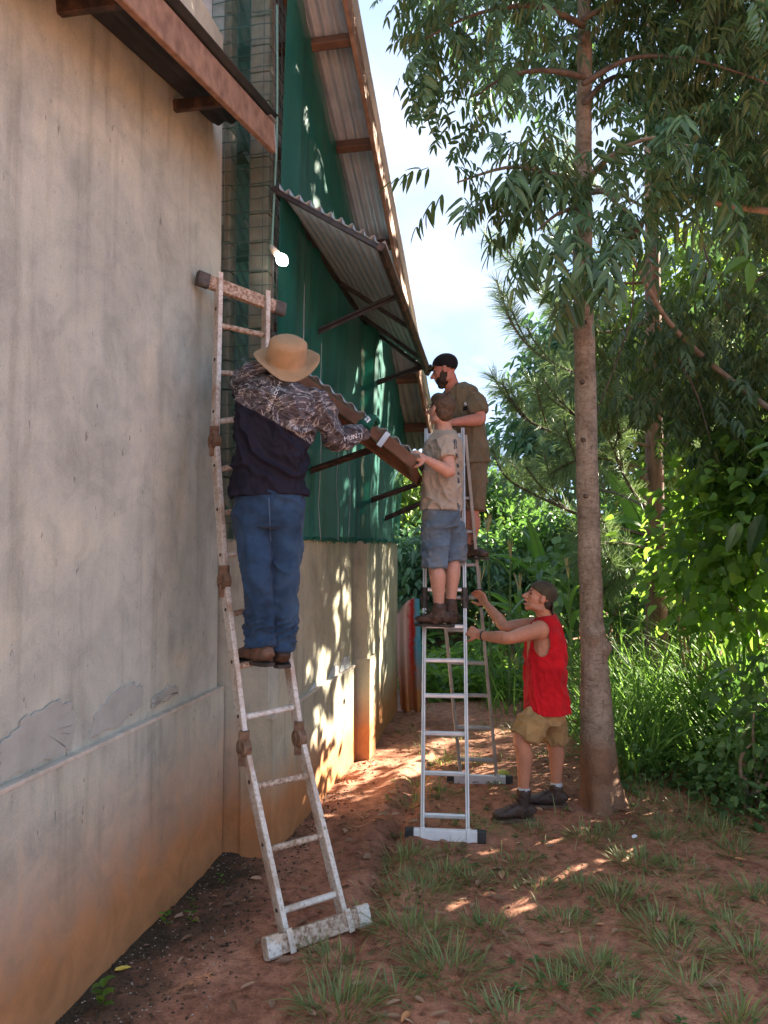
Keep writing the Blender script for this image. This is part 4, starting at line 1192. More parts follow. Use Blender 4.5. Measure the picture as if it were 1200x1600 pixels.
# ---- man in sand tee on the silver ladder
def man_sand():
    p = thing('person', tuple(at(690, 978, 5.45)), 'young man in sand T-shirt and denim shorts standing on the silver ladder', 'person')
    rt = Vector((0.2, 0.97, 0)).normalized(); fw = Vector((-0.97, 0.2, 0)).normalized()
    mb = MB()
    hc = at(689, 641, 5.42); hf, hu = Vector((-0.62, 0.76, 0.20)), Vector((0.1, 0.0, 1))
    f, u, r = head(mb, hc, hf, hu, 0.232)
    mb.tube([hc - u * 0.05 - f * 0.01, at(693, 664, 5.44), at(694, 684, 5.45)], [0.056, 0.056, 0.075], n=12, sub=2)
    mb.rings([(at(689, 800, 5.45), rt, .145, .10), (at(690, 755, 5.45), rt, .15, .105), (at(692, 715, 5.45), rt, .165, .11), (at(694, 685, 5.45), rt, .13, .08)], 16)
    sl, sr = at(694, 690, 5.29), at(699, 688, 5.60)
    el, er = at(703, 738, 5.20), at(700, 735, 5.66)
    wl_, wr = at(664, 717, 5.13), at(664, 727, 5.50)
    arm(mb, sl, el, wl_, 0.95); arm(mb, sr, er, wr, 0.95)
    hand(mb, wl_, at(640, 708, 5.05) - wl_, Vector((0.1, 0.8, -0.35)), (0.45, 0.55, 0.4), 1, 1.0)
    hand(mb, wr, at(640, 722, 5.42) - wr, Vector((0.2, -0.4, 0.8)), (0.5, 0.6, 0.5), 1)
    bk = Vector((1, -.2, 0)).normalized()
    kl, kr = at(680, 880, 5.37), at(706, 873, 5.52)
    al_, ar = at(686, 948, 5.37), at(704, 942, 5.50)
    leg(mb, at(684, 825, 5.39), kl, al_, Vector((0.4, -.8, 0)), .95); leg(mb, at(704, 825, 5.51), kr, ar, Vector((0.4, -.8, 0)), .95)
    body = link('body', remeshed(mb, 0.0055, 2), sk_pale, p)
    eyes(body, hc, f, u, 0.232)
    # hair
    mb = MB(); H = 0.232
    mb.ell(hc + u * 0.175 * H - f * 0.075 * H, r * 0.355 * H, f * 0.415 * H, u * 0.36 * H, 20, 12)
    mb.ell(hc - u * 0.06 * H - f * 0.20 * H, r * 0.30 * H, f * 0.245 * H, u * 0.28 * H, 16, 10)
    mb.ell(hc + u * 0.30 * H + f * 0.16 * H, r * 0.27 * H, f * 0.26 * H, u * 0.23 * H, 16, 10)
    for k in range(14):
        an = random.uniform(0, 6.28); c = hc + u * (random.uniform(.30, .48)) * H - f * random.uniform(-.25, .42) * H + r * random.uniform(-.25, .25) * H
        d = (u * 0.5 - f * 0.5 + r * random.uniform(-.6, .6)).normalized(); mb.tube([c, c + d * 0.016, c + d * 0.026 - f * 0.006], [0.009, 0.006, 0.003], n=6)
    hm = remeshed(mb, 0.005, 7); displace(hm, lambda c: 0.010 * (fbm(c * np.array([75, 75, 28.0]), 3) - 0.5)); link('hair', hm, m_hair_brown, p)
    # T-shirt
    mb = MB()
    mb.rings([(at(689, 798, 5.45), Vector((.2, .97, .04)), .172, .140), (at(690, 770, 5.45), rt, .172, .138), (at(691, 740, 5.45), rt, .175, .136), (at(692, 715, 5.45), rt, .18, .134),
              (at(694, 693, 5.45), rt, .17, .118), (at(694, 680, 5.45), rt, .10, .085), (at(693, 671, 5.45), rt, .062, .06)], 22, 2.5)
    mb.tube([sl + rt * 0.02, sl.lerp(el, .3), sl.lerp(el, .58)], [.082, .078, .076], n=16, sub=3, dome=False)
    mb.tube([sr - rt * 0.02, sr.lerp(er, .3), sr.lerp(er, .58)], [.082, .078, .076], n=16, sub=3, dome=False)
    me = remeshed(mb, 0.007, 4)
    displace(me, lambda c: folds(c, 10, 0.011, 12.0, (0.3, 0.1, -.9), 4) + folds(c, 24, 0.004, 2.0, (0.5, 0.2, -.8), 3), True)
    so = link('t_shirt', me, m_sand_tee, p)
    bv = bvh_of(me)
    for k, (x, y, w, h) in enumerate(((711, 693, 5, 16), (713.5, 711, 4, 9), (715, 727, 3.5, 7), (716, 739, 3, 5), (716, 750, 3, 9))):
        patch_on(bv, [(x - w / 2, y - h / 2), (x + w / 2, y - h / 2 + 2), (x + w / 2 + 1, y + h / 2), (x - w / 3, y + h / 2 + 1)], 'back_print', m_print_dark, so, 4, 0.0025)
    # shorts
    mb = MB()
    mb.rings([(at(690, 786, 5.45), rt, .155, .125), (at(690, 805, 5.45), rt, .165, .138), (at(692, 826, 5.45), rt, .160, .125)], 22, 2.5)
    mb.tube([at(682, 818, 5.37), at(680, 848, 5.37), at(679, 886, 5.37)], [.100, .094, .090], n=18, sub=4, dome=False)
    mb.tube([at(705, 818, 5.52), at(707, 845, 5.53), at(708, 876, 5.53)], [.102, .096, .092], n=18, sub=4, dome=False)
    me = remeshed(mb, 0.007, 3); displace(me, lambda c: folds(c, 11, 0.009, 3.0, (0.9, 0.2, .1), 3) + folds(c, 26, 0.003, 8.0))
    jo = link('denim_shorts', me, m_denim_grey, p); bv = bvh_of(me)
    patch_on(bv, [(668, 803), (694, 804), (693, 828), (672, 826)], 'pocket', m_denim_grey, jo)
    patch_on(bv, [(697, 803), (716, 801), (714, 818), (698, 822)], 'pocket', m_denim_grey, jo)
    mb = MB(); mb.rings([(at(690, 787, 5.45), rt, .160, .130), (at(690, 794, 5.45), rt, .163, .134)], 26, 2.5); mb.build('belt', m_belt, jo, smooth=True)
    for an, td in ((al_, Vector((-0.9, 0.35, 0))), (ar, Vector((0.35, 0.9, 0)))):
        mb = MB(); mb.tube([an + Z * 0.01, an - Z * 0.06], [.043, .046], n=14); mb.build('sock', m_sock_black, p, smooth=True)
        boot(p, an - Z * 0.035, at(690, 979, an.y).z, td, m_boot, m_sole_dark, 0.245, 0.094, 0.07)
man_sand()

# ---- bearded man in olive tee behind the ladder top
def man_olive():
    D = 6.2
    p = thing('person', tuple(at(732, 872, D)), 'bearded man in black cap and olive T-shirt atop the silver ladder', 'person')
    fw = Vector((-0.86, -0.42, 0)).normalized(); rt = fw.cross(Z)
    mb = MB()
    hc = at(695, 579, 6.12); f, u, r = head(mb, hc, Vector((-0.88, 0.16, -0.22)), Vector((-0.12, 0, 1)), 0.245)
    mb.tube([hc - u * 0.05 - f * 0.015, at(706, 604, 6.16), at(713, 624, 6.2)], [0.062, 0.064, 0.085], n=12, sub=2)
    mb.rings([(at(733, 745, D), rt, .155, .11), (at(730, 690, D), rt, .155, .11), (at(722, 645, D), rt, .175, .115), (at(716, 615, D), rt, .14, .085)], 16)
    sl, sr = at(741, 624, 6.05), at(700, 622, 6.36)
    el, er = at(751, 655, 5.98), at(690, 665, 6.30)
    wl_, wr = at(707, 660, 5.86), at(684, 655, 6.10)
    arm(mb, sl, el, wl_, 1.05); arm(mb, sr, er, wr, 1.05)
    hand(mb, wl_, Vector((-0.9, -0.2, 0.05)), Vector((0.1, 0.3, -0.9)), (0.4, 0.6, 0.5), -1)
    hand(mb, wr, Vector((-0.5, -0.5, 0.6)), Vector((-0.3, -0.6, -0.6)), (0.4, 0.6, 0.5), 1)
    al_, ar = at(734, 856, 6.15), at(727, 852, 6.32)
    leg(mb, at(738, 750, 6.12), at(738, 800, 6.12), al_, Vector((0.8, .3, 0))); leg(mb, at(727, 750, 6.32), at(729, 800, 6.3), ar, Vector((0.8, .3, 0)))
    body = link('body', remeshed(mb, 0.0055, 2), sk_pink, p); eyes(body, hc, f, u, 0.245)
    H = 0.245
    mb = MB(); mb.ell(hc - u * 0.30 * H + f * 0.12 * H, r * 0.275 * H, f * 0.265 * H, u * 0.20 * H, 16, 10); mb.ell(hc - u * 0.45 * H + f * 0.22 * H, r * 0.15 * H, f * 0.14 * H, u * 0.12 * H)
    for s in (-1, 1): mb.ell(hc - u * 0.17 * H + f * 0.06 * H + r * 0.225 * H * s, r * 0.05 * H, f * 0.14 * H, u * 0.22 * H)
    bm = remeshed(mb, 0.005, 1); displace(bm, lambda c: 0.006 * (fbm(c * 70, 2) - .5)); link('beard', bm, m_beard, p)
    mb = MB(); mb.ell(hc + u * 0.20 * H - f * 0.06 * H, r * 0.36 * H, f * 0.435 * H, u * 0.355 * H, 22, 12)
    cm = mb.mesh('cap', True); cap_cut(cm, hc + u * 0.06 * H, (u - f * 0.50).normalized()); co = link('cap', cm, m_capblack, p)
    bill(co, hc + u * 0.245 * H + f * 0.34 * H, f, u, r, H, m_capolive)
    mb = MB(); mb.tube([hc + u * 0.24 * H + f * 0.40 * H - r * .2 * H, hc + u * 0.25 * H + f * 0.45 * H, hc + u * 0.24 * H + f * 0.40 * H + r * .2 * H], [0.012] * 3, n=8); mb.build('sunglasses', m_band, co, smooth=True)
    mb = MB()
    mb.rings([(at(733, 726, D), rt, .178, .135), (at(731, 700, D), rt, .178, .135), (at(726, 665, D), rt, .19, .14), (at(720, 635, D), rt, .198, .135), (at(715, 614, D), rt, .175, .11), (at(711, 603, D), rt, .10, .08)], 22, 2.5)
    mb.tube([sl + rt * .02, sl.lerp(el, .4), sl.lerp(el, .75)], [.082, .076, .072], n=16, sub=3, dome=False)
    mb.tube([sr - rt * .02, sr.lerp(er, .4), sr.lerp(er, .75)], [.082, .076, .072], n=16, sub=3, dome=False)
    me = remeshed(mb, 0.0075, 4); displace(me, lambda c: folds(c, 9, 0.011, 22.0, (0.3, 0.1, -.9), 4) + folds(c, 24, 0.004, 6.0, (.5, 0, -.7), 3), True)
    so = link('t_shirt', me, m_olive_tee, p); bv = bvh_of(me)
    patch_on(bv, [(725, 629), (728, 628), (730, 633), (726, 634)], 'chest_badge', m_print_white, so, 3, 0.003)
    patch_on(bv, [(724, 635), (733, 634), (731, 641), (723, 642)], 'chest_badge', m_capblack, so, 3, 0.004)
    mb = MB()
    mb.rings([(at(733, 716, D), rt, .16, .12), (at(733, 738, D), rt, .168, .132), (at(733, 756, D), rt, .165, .125)], 22, 2.5)
    mb.tube([at(739, 745, 6.12), at(740, 770, 6.12), at(739, 797, 6.11)], [.098, .092, .092], n=18, sub=4, dome=False)
    mb.tube([at(727, 745, 6.32), at(729, 770, 6.31), at(729, 797, 6.3)], [.098, .092, .092], n=18, sub=4, dome=False)
    me = remeshed(mb, 0.007, 3); displace(me, lambda c: folds(c, 11, 0.009, 13.0, (0.3, 0.2, .9), 3)); link('shorts', me, m_olive_short, p)
    for an, td in ((al_, Vector((0.55, -0.8, 0))), (ar, Vector((-0.5, -.85, 0)))):
        mb = MB(); mb.tube([an + Z * 0.02, an - Z * 0.05], [.043, .046], n=14); mb.build('sock', m_sock_black, p, smooth=True)
        boot(p, an - Z * 0.03, at(732, 874, an.y).z, td, m_boot, m_sole_dark, 0.27, 0.1, 0.06)

def cap_cut(me, p0, nrm):
    """keep the part of a shell above a plane, tucking the rest up to the rim"""
    c = co_of(me); n = np.array(nrm); d = (c - np.array(p0)) @ n
    low = d < 0
    c[low] -= np.outer(d[low] * 0.97, n)
    me.vertices.foreach_set('co', c.astype(np.float32).ravel()); me.update()

def bill(parent, c, f, u, r, H, mat, length=0.075, droop=0.35):
    vs = []; nu, nv = 10, 5
    for lay in (0, 1):
        for j in range(nv + 1):
            for i in range(nu + 1):
                a = (i / nu - 0.5) * 2; t = j / nv
                wdt = 0.30 * H * (1 - 0.25 * t * t); ln = length * t * (1 - 0.55 * a * a)
                vs.append(c + r * a * wdt + f * (ln - 0.10 * H * a * a) - u * (droop * ln * t + 0.05 * H * a * a + lay * 0.003))
    N = (nu + 1) * (nv + 1); i = np.arange(N).reshape(nv + 1, nu + 1)
    q = np.stack([i[:-1, :-1], i[:-1, 1:], i[1:, 1:], i[1:, :-1]], -1).reshape(-1, 4); e = []
    for ring in (i[0, :], i[-1, ::-1], i[::-1, 0], i[:, -1]): e.append(np.stack([ring[:-1], ring[:-1] + N, ring[1:] + N, ring[1:]], -1))
    return link('bill', mesh_np('bill', [tuple(v) for v in vs], np.concatenate([q, q[:, ::-1] + N] + e), smooth=True), mat, parent)
man_olive()

# ---- man in the red vest steadying the ladder
def man_red():
    D = 5.56
    p = thing('person', tuple(gnd(840, 1265)), 'man in red sleeveless shirt and khaki shorts steadying the silver ladder', 'person')
    fw = Vector((-1, 0.05, 0)).normalized(); rt = Vector((0.05, 1, 0)).normalized()
    mb = MB(); H = 0.240
    hc = at(843, 934, 5.53); f, u, r = head(mb, hc, Vector((-0.93, -0.05, 0.34)), Vector((0.34, 0, 0.94)), H, 0.03)
    mb.tube([hc - u * 0.055 - f * 0.02, at(851, 962, 5.55), at(854, 985, D)], [0.056, 0.058, 0.085], n=12, sub=2)
    mb.rings([(at(853, 1110, D), rt, .15, .115), (at(853, 1060, D), rt, .155, .115), (at(850, 1020, D), rt, .150, .120), (at(848, 990, D), rt, .150, .110), (at(851, 975, D), rt, .12, .08)], 16)
    sl, sr = at(842, 985, 5.385), at(842, 976, 5.73)
    mb.ell(at(849, 1004, 5.47), X_ * .075, Y_ * .06, Z * .11)
    el, er = at(795, 997, 5.21), at(789, 979, 5.66)
    wl_, wr = at(749, 993, 5.37), at(759, 943, 5.86)
    arm(mb, sl, el, wl_, 1.0); arm(mb, sr, er, wr, 1.0)
    mb.ell(sl + Vector((0.005, 0, 0.0)), X_ * .068, Y_ * .06, Z * .07)
    hand(mb, wl_, at(727, 982, 5.43) - wl_, Vector((-0.25, 0.85, -0.1)), (0.55, 0.75, 0.6), 1)
    hand(mb, wr, at(750, 928, 5.93) - wr, Vector((-0.55, -0.75, -0.1)), (0.55, 0.75, 0.6), -1)
    kl, kr = at(814, 1152, 5.42), at(864, 1152, 5.70)
    al_, ar = at(818, 1236, 5.43), at(869, 1228, 5.72)
    leg(mb, at(846, 1118, 5.47), kl, al_, Vector((1, 0, 0)), 1.0); leg(mb, at(860, 1118, 5.66), kr, ar, Vector((1, 0, 0)), 1.0)
    body = link('body', remeshed(mb, 0.0055, 2), sk_red, p); eyes(body, hc, f, u, H)
    mb = MB(); mb.ell(hc + f * 0.372 * H - u * 0.262 * H, r * 0.075 * H, f * 0.035 * H, u * 0.020 * H, 12, 8); mb.build('open_mouth', m_band, body, smooth=True)
    # cap turned backwards, hair at the nape
    mb = MB(); mb.ell(hc + u * 0.195 * H - f * 0.06 * H, r * 0.355 * H, f * 0.43 * H, u * 0.35 * H, 22, 12)
    cm = mb.mesh('cap', True); nn_ = (u - f * 0.42).normalized(); cap_cut(cm, hc + u * 0.07 * H, (u * 0.93 - f * 0.30).normalized() * 1.0 if False else nn_); co = link('cap', cm, m_capolive, p)
    bill(co, hc - u * 0.06 * H - f * 0.43 * H, (-f * 0.55 - u * 0.85).normalized(), (u * 0.55 - f * 0.85).normalized(), r, H, m_capolive, 0.10, 0.2)
    mb = MB(); mb.ell(hc - u * 0.09 * H - f * 0.25 * H, r * 0.27 * H, f * 0.19 * H, u * 0.22 * H)
    hm = remeshed(mb, 0.005, 1); displace(hm, lambda c: 0.006 * (fbm(c * 70, 2) - .5)); link('hair', hm, m_beard, p)
    # vest
    mb = MB()
    mb.rings([(at(853, 1112, D), Vector((.05, 1, 0)), .19, .158), (at(853, 1085, D), rt, .188, .154), (at(853, 1050, D), rt, .182, .146), (at(852, 1022, D), rt, .180, .138), (at(852, 1002, D), rt, .172, .128), (at(853, 984, D), rt, .158, .108),
              (at(853, 969, D), rt, .115, .078), (at(852, 961, D), rt, .072, .066)], 26, 2.4)
    me = remeshed(mb, 0.007, 4)
    ac = np.array(at(846, 1003, 5.38))
    def fall(c):
        hole = np.exp(-(((c[:, 0] - ac[0]) / 0.058) ** 2 + ((c[:, 2] - ac[2]) / 0.105) ** 2) ** 4) * (c[:, 1] < D - 0.06)
        return folds(c, 9, 0.012, 31.0, (0.25, 0.1, -.95), 4) + folds(c, 20, 0.004, 16.0, (.5, 0, -.7), 3)
    displace(me, fall, True)
    import bmesh
    bm = bmesh.new(); bm.from_mesh(me)
    dead = []
    for fc in bm.faces:
        c = fc.calc_center_median()
        if c.y < D - 0.07:
            zz = (c.z - ac[2] - 0.012) / 0.118; wx = 0.052 - 0.012 * zz
            if ((c.x - ac[0] - 0.008) / wx) ** 2 + zz ** 2 < 1: dead.append(fc)
    bmesh.ops.delete(bm, geom=dead, context='FACES'); bm.to_mesh(me); bm.free()
    link('sleeveless_shirt', me, m_red, p)
    # shorts
    mb = MB()
    mb.rings([(at(853, 1096, D), rt, .150, .112), (at(853, 1112, D), rt, .166, .128), (at(852, 1128, D), rt, .172, .13)], 22, 2.5)
    mb.tube([at(842, 1118, 5.44), at(829, 1136, 5.43), at(820, 1153, 5.42)], [.104, .108, .108], n=18, sub=4, dome=False)
    mb.tube([at(860, 1118, 5.68), at(865, 1138, 5.69), at(866, 1158, 5.70)], [.108, .104, .102], n=18, sub=4, dome=False)
    me = remeshed(mb, 0.007, 3); displace(me, lambda c: folds(c, 10, 0.010, 23.0, (0.5, 0.1, -.8), 3) + folds(c, 24, 0.003, 9.0)); link('shorts', me, m_khaki, p)
    mb = MB(); d_ = (wl_ - el).normalized(); mb.tube([wl_ - d_ * 0.035, wl_ - d_ * 0.024], [.033, .033], n=16, dome=False); mb.build('wrist_band', m_band, p, smooth=True)
    for an, td, px in ((al_, Vector((-1, -.12, 0)), 817), (ar, Vector((-1, 0.05, 0)), 868)):
        g_ = gz(an.x - 0.08, an.y)
        mb = MB(); mb.tube([an + Z * 0.015, an - Z * 0.055], [.043, .047], n=14, sub=2); sm = mb.mesh('sock', True); displace(sm, lambda c: 0.002 * np.sin(c[:, 2] * 500)); link('sock', sm, m_sock_grey, p)
        boot(p, an - Z * 0.035, g_ + 0.004, td, m_boot_dark, m_sole, 0.295, 0.108, 0.055)
man_red()

# ------------------------------------------------------------------ foliage tools
def unit(a): return a / np.maximum(np.linalg.norm(a, axis=1, keepdims=True), 1e-9)

def leaf_geo(P, Dv, Nv, L, W, droop=0.15, fold=0.18, shape=(0.34, 0.5, 0.33)):
    """11-vertex folded leaves"""
    P = np.asarray(P, float); n = len(P)
    Dv = unit(np.asarray(Dv, float)); S = unit(np.cross(Dv, np.asarray(Nv, float))); U = np.cross(S, Dv)
    L = np.broadcast_to(np.asarray(L, float), (n,))[:, None]; W = np.broadcast_to(np.asarray(W, float), (n,))[:, None]
    g = np.array([[0, 0, -1.0]])
    def pt(u, s, lift): return P + Dv * L * u + g * droop * L * u * u + S * W * s + U * W * lift
    rows = [pt(0, 0, 0)]
    for u, s in zip((.14, .42, .74), shape): rows += [pt(u, -s, fold), pt(u, 0, 0), pt(u, s, fold)]
    V = np.stack(rows + [pt(1, 0, 0)], 1)
    b = (np.arange(n) * 11)[:, None]
    q = np.concatenate([b + np.array([[k, k + 1, k + 4, k + 3]]) for k in (1, 2, 4, 5)])
    t = np.concatenate([b + np.array([[0, 2, 1]]), b + np.array([[0, 3, 2]]), b + np.array([[7, 8, 10]]), b + np.array([[8, 9, 10]])])
    return V.reshape(-1, 3), q, t

def blade_geo(P, H, th0, bend, L, W, seg=5):
    """arching grass blades: H horizontal heading, th0 angle from upright at the root, bend extra angle at the tip"""
    P = np.asarray(P, float); n = len(P); H = unit(np.asarray(H, float))
    S = np.stack([-H[:, 1], H[:, 0], np.zeros(n)], 1)
    pos = P.copy(); rows = []
    for k in range(seg + 1):
        u = k / seg
        w = W * (1 - u ** 2.2) * (0.55 + 0.9 * min(u * 3, 1) * 0.5) + 0.0006
        rows.append(pos - S * (w / 2)[:, None]); rows.append(pos + S * (w / 2)[:, None])
        th = th0 + bend * (u + 0.5 / seg)
        pos = pos + (np.cos(th)[:, None] * np.array([[0, 0, 1.0]]) + np.sin(th)[:, None] * H) * (L / seg)[:, None]
    V = np.stack(rows, 1); m = 2 * (seg + 1)
    b = (np.arange(n) * m)[:, None]
    q = np.concatenate([b + np.array([[2 * k, 2 * k + 1, 2 * k + 3, 2 * k + 2]]) for k in range(seg)])
    return V.reshape(-1, 3), q

class Leaves:
    def __init__(s): s.P = []; s.D = []; s.N = []; s.L = []; s.W = []
    def add(s, p, d, n, L, W):
        s.P.append(tuple(p)); s.D.append(tuple(d)); s.N.append(tuple(n)); s.L.append(L); s.W.append(W)
    def compound(s, base, d, length, pairs, L, W, droop=0.6, spread=0.9):
        base = Vector(base); d = Vector(d).normalized(); pos = base.copy(); st = length / pairs
        for k in range(pairs):
            d = (d + Vector((0, 0, -droop / pairs))).normalized(); pos = pos + d * st
            sd = d.cross(Z)
            sd = sd.normalized() if sd.length > 0.05 else Vector((1, 0, 0))
            sz = (0.75 + 0.45 * math.sin(math.pi * (k + 0.8) / pairs)) * random.uniform(0.85, 1.1)
            for g in (-1, 1):
                if random.random() < 0.13: continue
                dd = (d * random.uniform(0.25, 0.85) + sd * g * spread + Vector((0, 0, -random.uniform(0.1, 1.1)))).normalized()
                nn = (sd.cross(d) + Vector((random.uniform(-.3, .3), random.uniform(-.3, .3), 0.3)))
                s.add(pos, dd, nn, L * sz, W * sz)
        s.add(pos, d, Vector((0.1, 0.2, 1)), L * 0.9, W * 0.9)
    def geo(s, **k):
        return leaf_geo(s.P, s.D, s.N, s.L, s.W, **k)
    def mesh(s, name, **k):
        v, q, t = s.geo(**k); return mesh_np(name, v, q, t)

def ell_points(ells, n, shell=0.5):
    vol = np.array([e[3] * e[4] * e[5] for e in ells]) ** 0.8; pr = vol / vol.sum()
    out = []
    for e, k in zip(ells, rng.multinomial(n, pr)):
        d = unit(rng.normal(size=(k, 3))); r = rng.random(k) ** (1 / 3); r = np.where(rng.random(k) < shell, 0.72 + 0.3 * rng.random(k), r)
        p = d * r[:, None]
        # broken outline: push points in and out in lumps
        lump = 0.78 + 0.5 * fbm(d * 2.6 + e[0] * 3, 2)
        out.append(np.array(e[:3]) + p * lump[:, None] * np.array(e[3:6]))
    return np.concatenate(out)

def clumped(ells, n, per, rad, shell=0.6):
    """leaf positions gathered in twig clumps with gaps between"""
    c = ell_points(ells, max(1, n // per), shell)
    return (c[:, None, :] + rng.normal(size=(len(c), per, 3)) * rad * np.array([1, 1, 0.7])).reshape(-1, 3), np.repeat(c, per, 0)

def crown_mesh(name, ells, n, size, mat, per=14, rad=0.22, wl=0.45, parent=None, kind=None, down=0.5, droop=0.25, shell=0.6):
    P, C = clumped(ells, n, per, rad, shell); k = len(P)
    Dv = unit(P - C) * 0.8 + rng.normal(size=(k, 3)) * 0.5 + np.array([0, 0, -down])
    Nv = rng.normal(size=(k, 3)) * 0.6 + np.array([0, 0, 1.0])
    L = size * rng.uniform(0.65, 1.3, k)
    v, q, t = leaf_geo(P, Dv, Nv, L, L * wl, droop=droop)
    return link(name, mesh_np(name, v, q, t), mat, parent, kind=kind)

m_bark = None
m_bark, n, l, b, out = mat_new('grey_brown_bark')
g = n.new('ShaderNodeNewGeometry'); pos = g.outputs['Position']
b1 = node_noise(n, l, 5, 5, 0.65, vec=pos); b2 = node_noise(n, l, 14, 5, 0.7, vec=pos, stretch=(1, 1, 2.8), dist=1.2); b3 = node_noise(n, l, 45, 4, 0.7, vec=pos, stretch=(1, 1, 0.35))
c = node_ramp(n, l, b1, [(0.3, (0.21, 0.16, 0.115)), (0.55, (0.32, 0.255, 0.19)), (0.75, (0.42, 0.35, 0.27))])
c = node_mix(n, l, 0.8, c, node_ramp(n, l, b2, [(0.33, (0.5, 0.46, 0.42)), (0.5, (1, 1, 1)), (0.7, (1.2, 1.18, 1.12))]), 'MULTIPLY')
c = node_mix(n, l, 0.6, c, node_ramp(n, l, b3, [(0.33, (0.5, 0.46, 0.42)), (0.5, (1, 1, 1))]), 'MULTIPLY')
sx = n.new('ShaderNodeSeparateXYZ'); l.new(pos, sx.inputs[0])
mz = n.new('ShaderNodeMath'); mz.operation = 'MULTIPLY_ADD'; mz.inputs[1].default_value = -0.7; l.new(b1, mz.inputs[0]); l.new(sx.outputs['Z'], mz.inputs[2])
c = node_mix(n, l, node_ramp(n, l, mz.outputs[0], [(0.0, (0.8, 0.8, 0.8)), (0.22, (0, 0, 0))]), c, (0.21, 0.10, 0.055))
l.new(c, b.inputs['Base Color']); b.inputs['Roughness'].default_value = 0.9; b.inputs['Specular IOR Level'].default_value = 0.15
node_bump(n, l, b, node_mix(n, l, 0.5, b2, b3), 0.9, 0.03)
m_bark_pine = proc('furrowed_pine_bark', (0.07, 0.036, 0.024), (0.27, 0.155, 0.10), 10, 0.95, bump=1.0, bscale=16, stretch=(1, 1, 0.22), bdist=0.04)
m_twig = proc('pale_twig', (0.17, 0.115, 0.075), (0.32, 0.24, 0.17), 14, 0.85, bump=0.3, bscale=50)
m_twig_dark = proc('dark_twig', (0.06, 0.042, 0.03), (0.14, 0.10, 0.072), 14, 0.85, bump=0.3, bscale=50)

lf_main = leaf_mat('glossy_dark_leaf', (0.042, 0.092, 0.040), (0.092, 0.170, 0.070), 0.28, 0.36, spec=0.5)
lf_fine = leaf_mat('dull_dark_leaf', (0.040, 0.074, 0.028), (0.095, 0.140, 0.050), 0.32, 0.45)
lf_bright = leaf_mat('bright_broad_leaf', (0.045, 0.115, 0.020), (0.140, 0.260, 0.045), 0.52, 0.42, tcol=(0.32, 0.52, 0.05))
lf_far = leaf_mat('mid_green_leaf', (0.048, 0.110, 0.036), (0.105, 0.195, 0.058), 0.40, 0.5)
lf_far2 = leaf_mat('blue_green_leaf', (0.040, 0.095, 0.055), (0.085, 0.170, 0.090), 0.34, 0.45)
lf_yell = leaf_mat('yellow_green_leaf', (0.085, 0.150, 0.032), (0.180, 0.250, 0.055), 0.45, 0.5)
lf_grass = leaf_mat('grass_blade', (0.125, 0.168, 0.055), (0.25, 0.285, 0.115), 0.38, 0.5, tcol=(0.30, 0.42, 0.06))
lf_tall = leaf_mat('tall_grass_blade', (0.068, 0.150, 0.030), (0.150, 0.275, 0.060), 0.42, 0.6, tcol=(0.26, 0.46, 0.06), spec=0.15)
lf_maize = leaf_mat('maize_blade', (0.055, 0.125, 0.026), (0.115, 0.220, 0.045), 0.42, 0.42, tcol=(0.28, 0.46, 0.06))
lf_pine = leaf_mat('pine_needle', (0.070, 0.125, 0.055), (0.150, 0.220, 0.095), 0.36, 0.45, tcol=(0.22, 0.32, 0.08))
lf_banana = leaf_mat('banana_leaf', (0.060, 0.155, 0.030), (0.115, 0.250, 0.045), 0.5, 0.38, tcol=(0.30, 0.58, 0.05))
lf_dry = leaf_mat('dry_leaf', (0.16, 0.085, 0.048), (0.34, 0.21, 0.13), 0.12, 0.8, tcol=(0.35, 0.2, 0.1))
lf_straw = leaf_mat('dead_straw', (0.20, 0.13, 0.07), (0.42, 0.31, 0.18), 0.15, 0.8)
m_tassel = proc('maize_tassel', (0.40, 0.30, 0.14), (0.55, 0.44, 0.22), 30, 0.9, bump=0)
m_stem = proc('green_stem', (0.07, 0.14, 0.035), (0.14, 0.22, 0.06), 12, 0.6, bump=0.1)

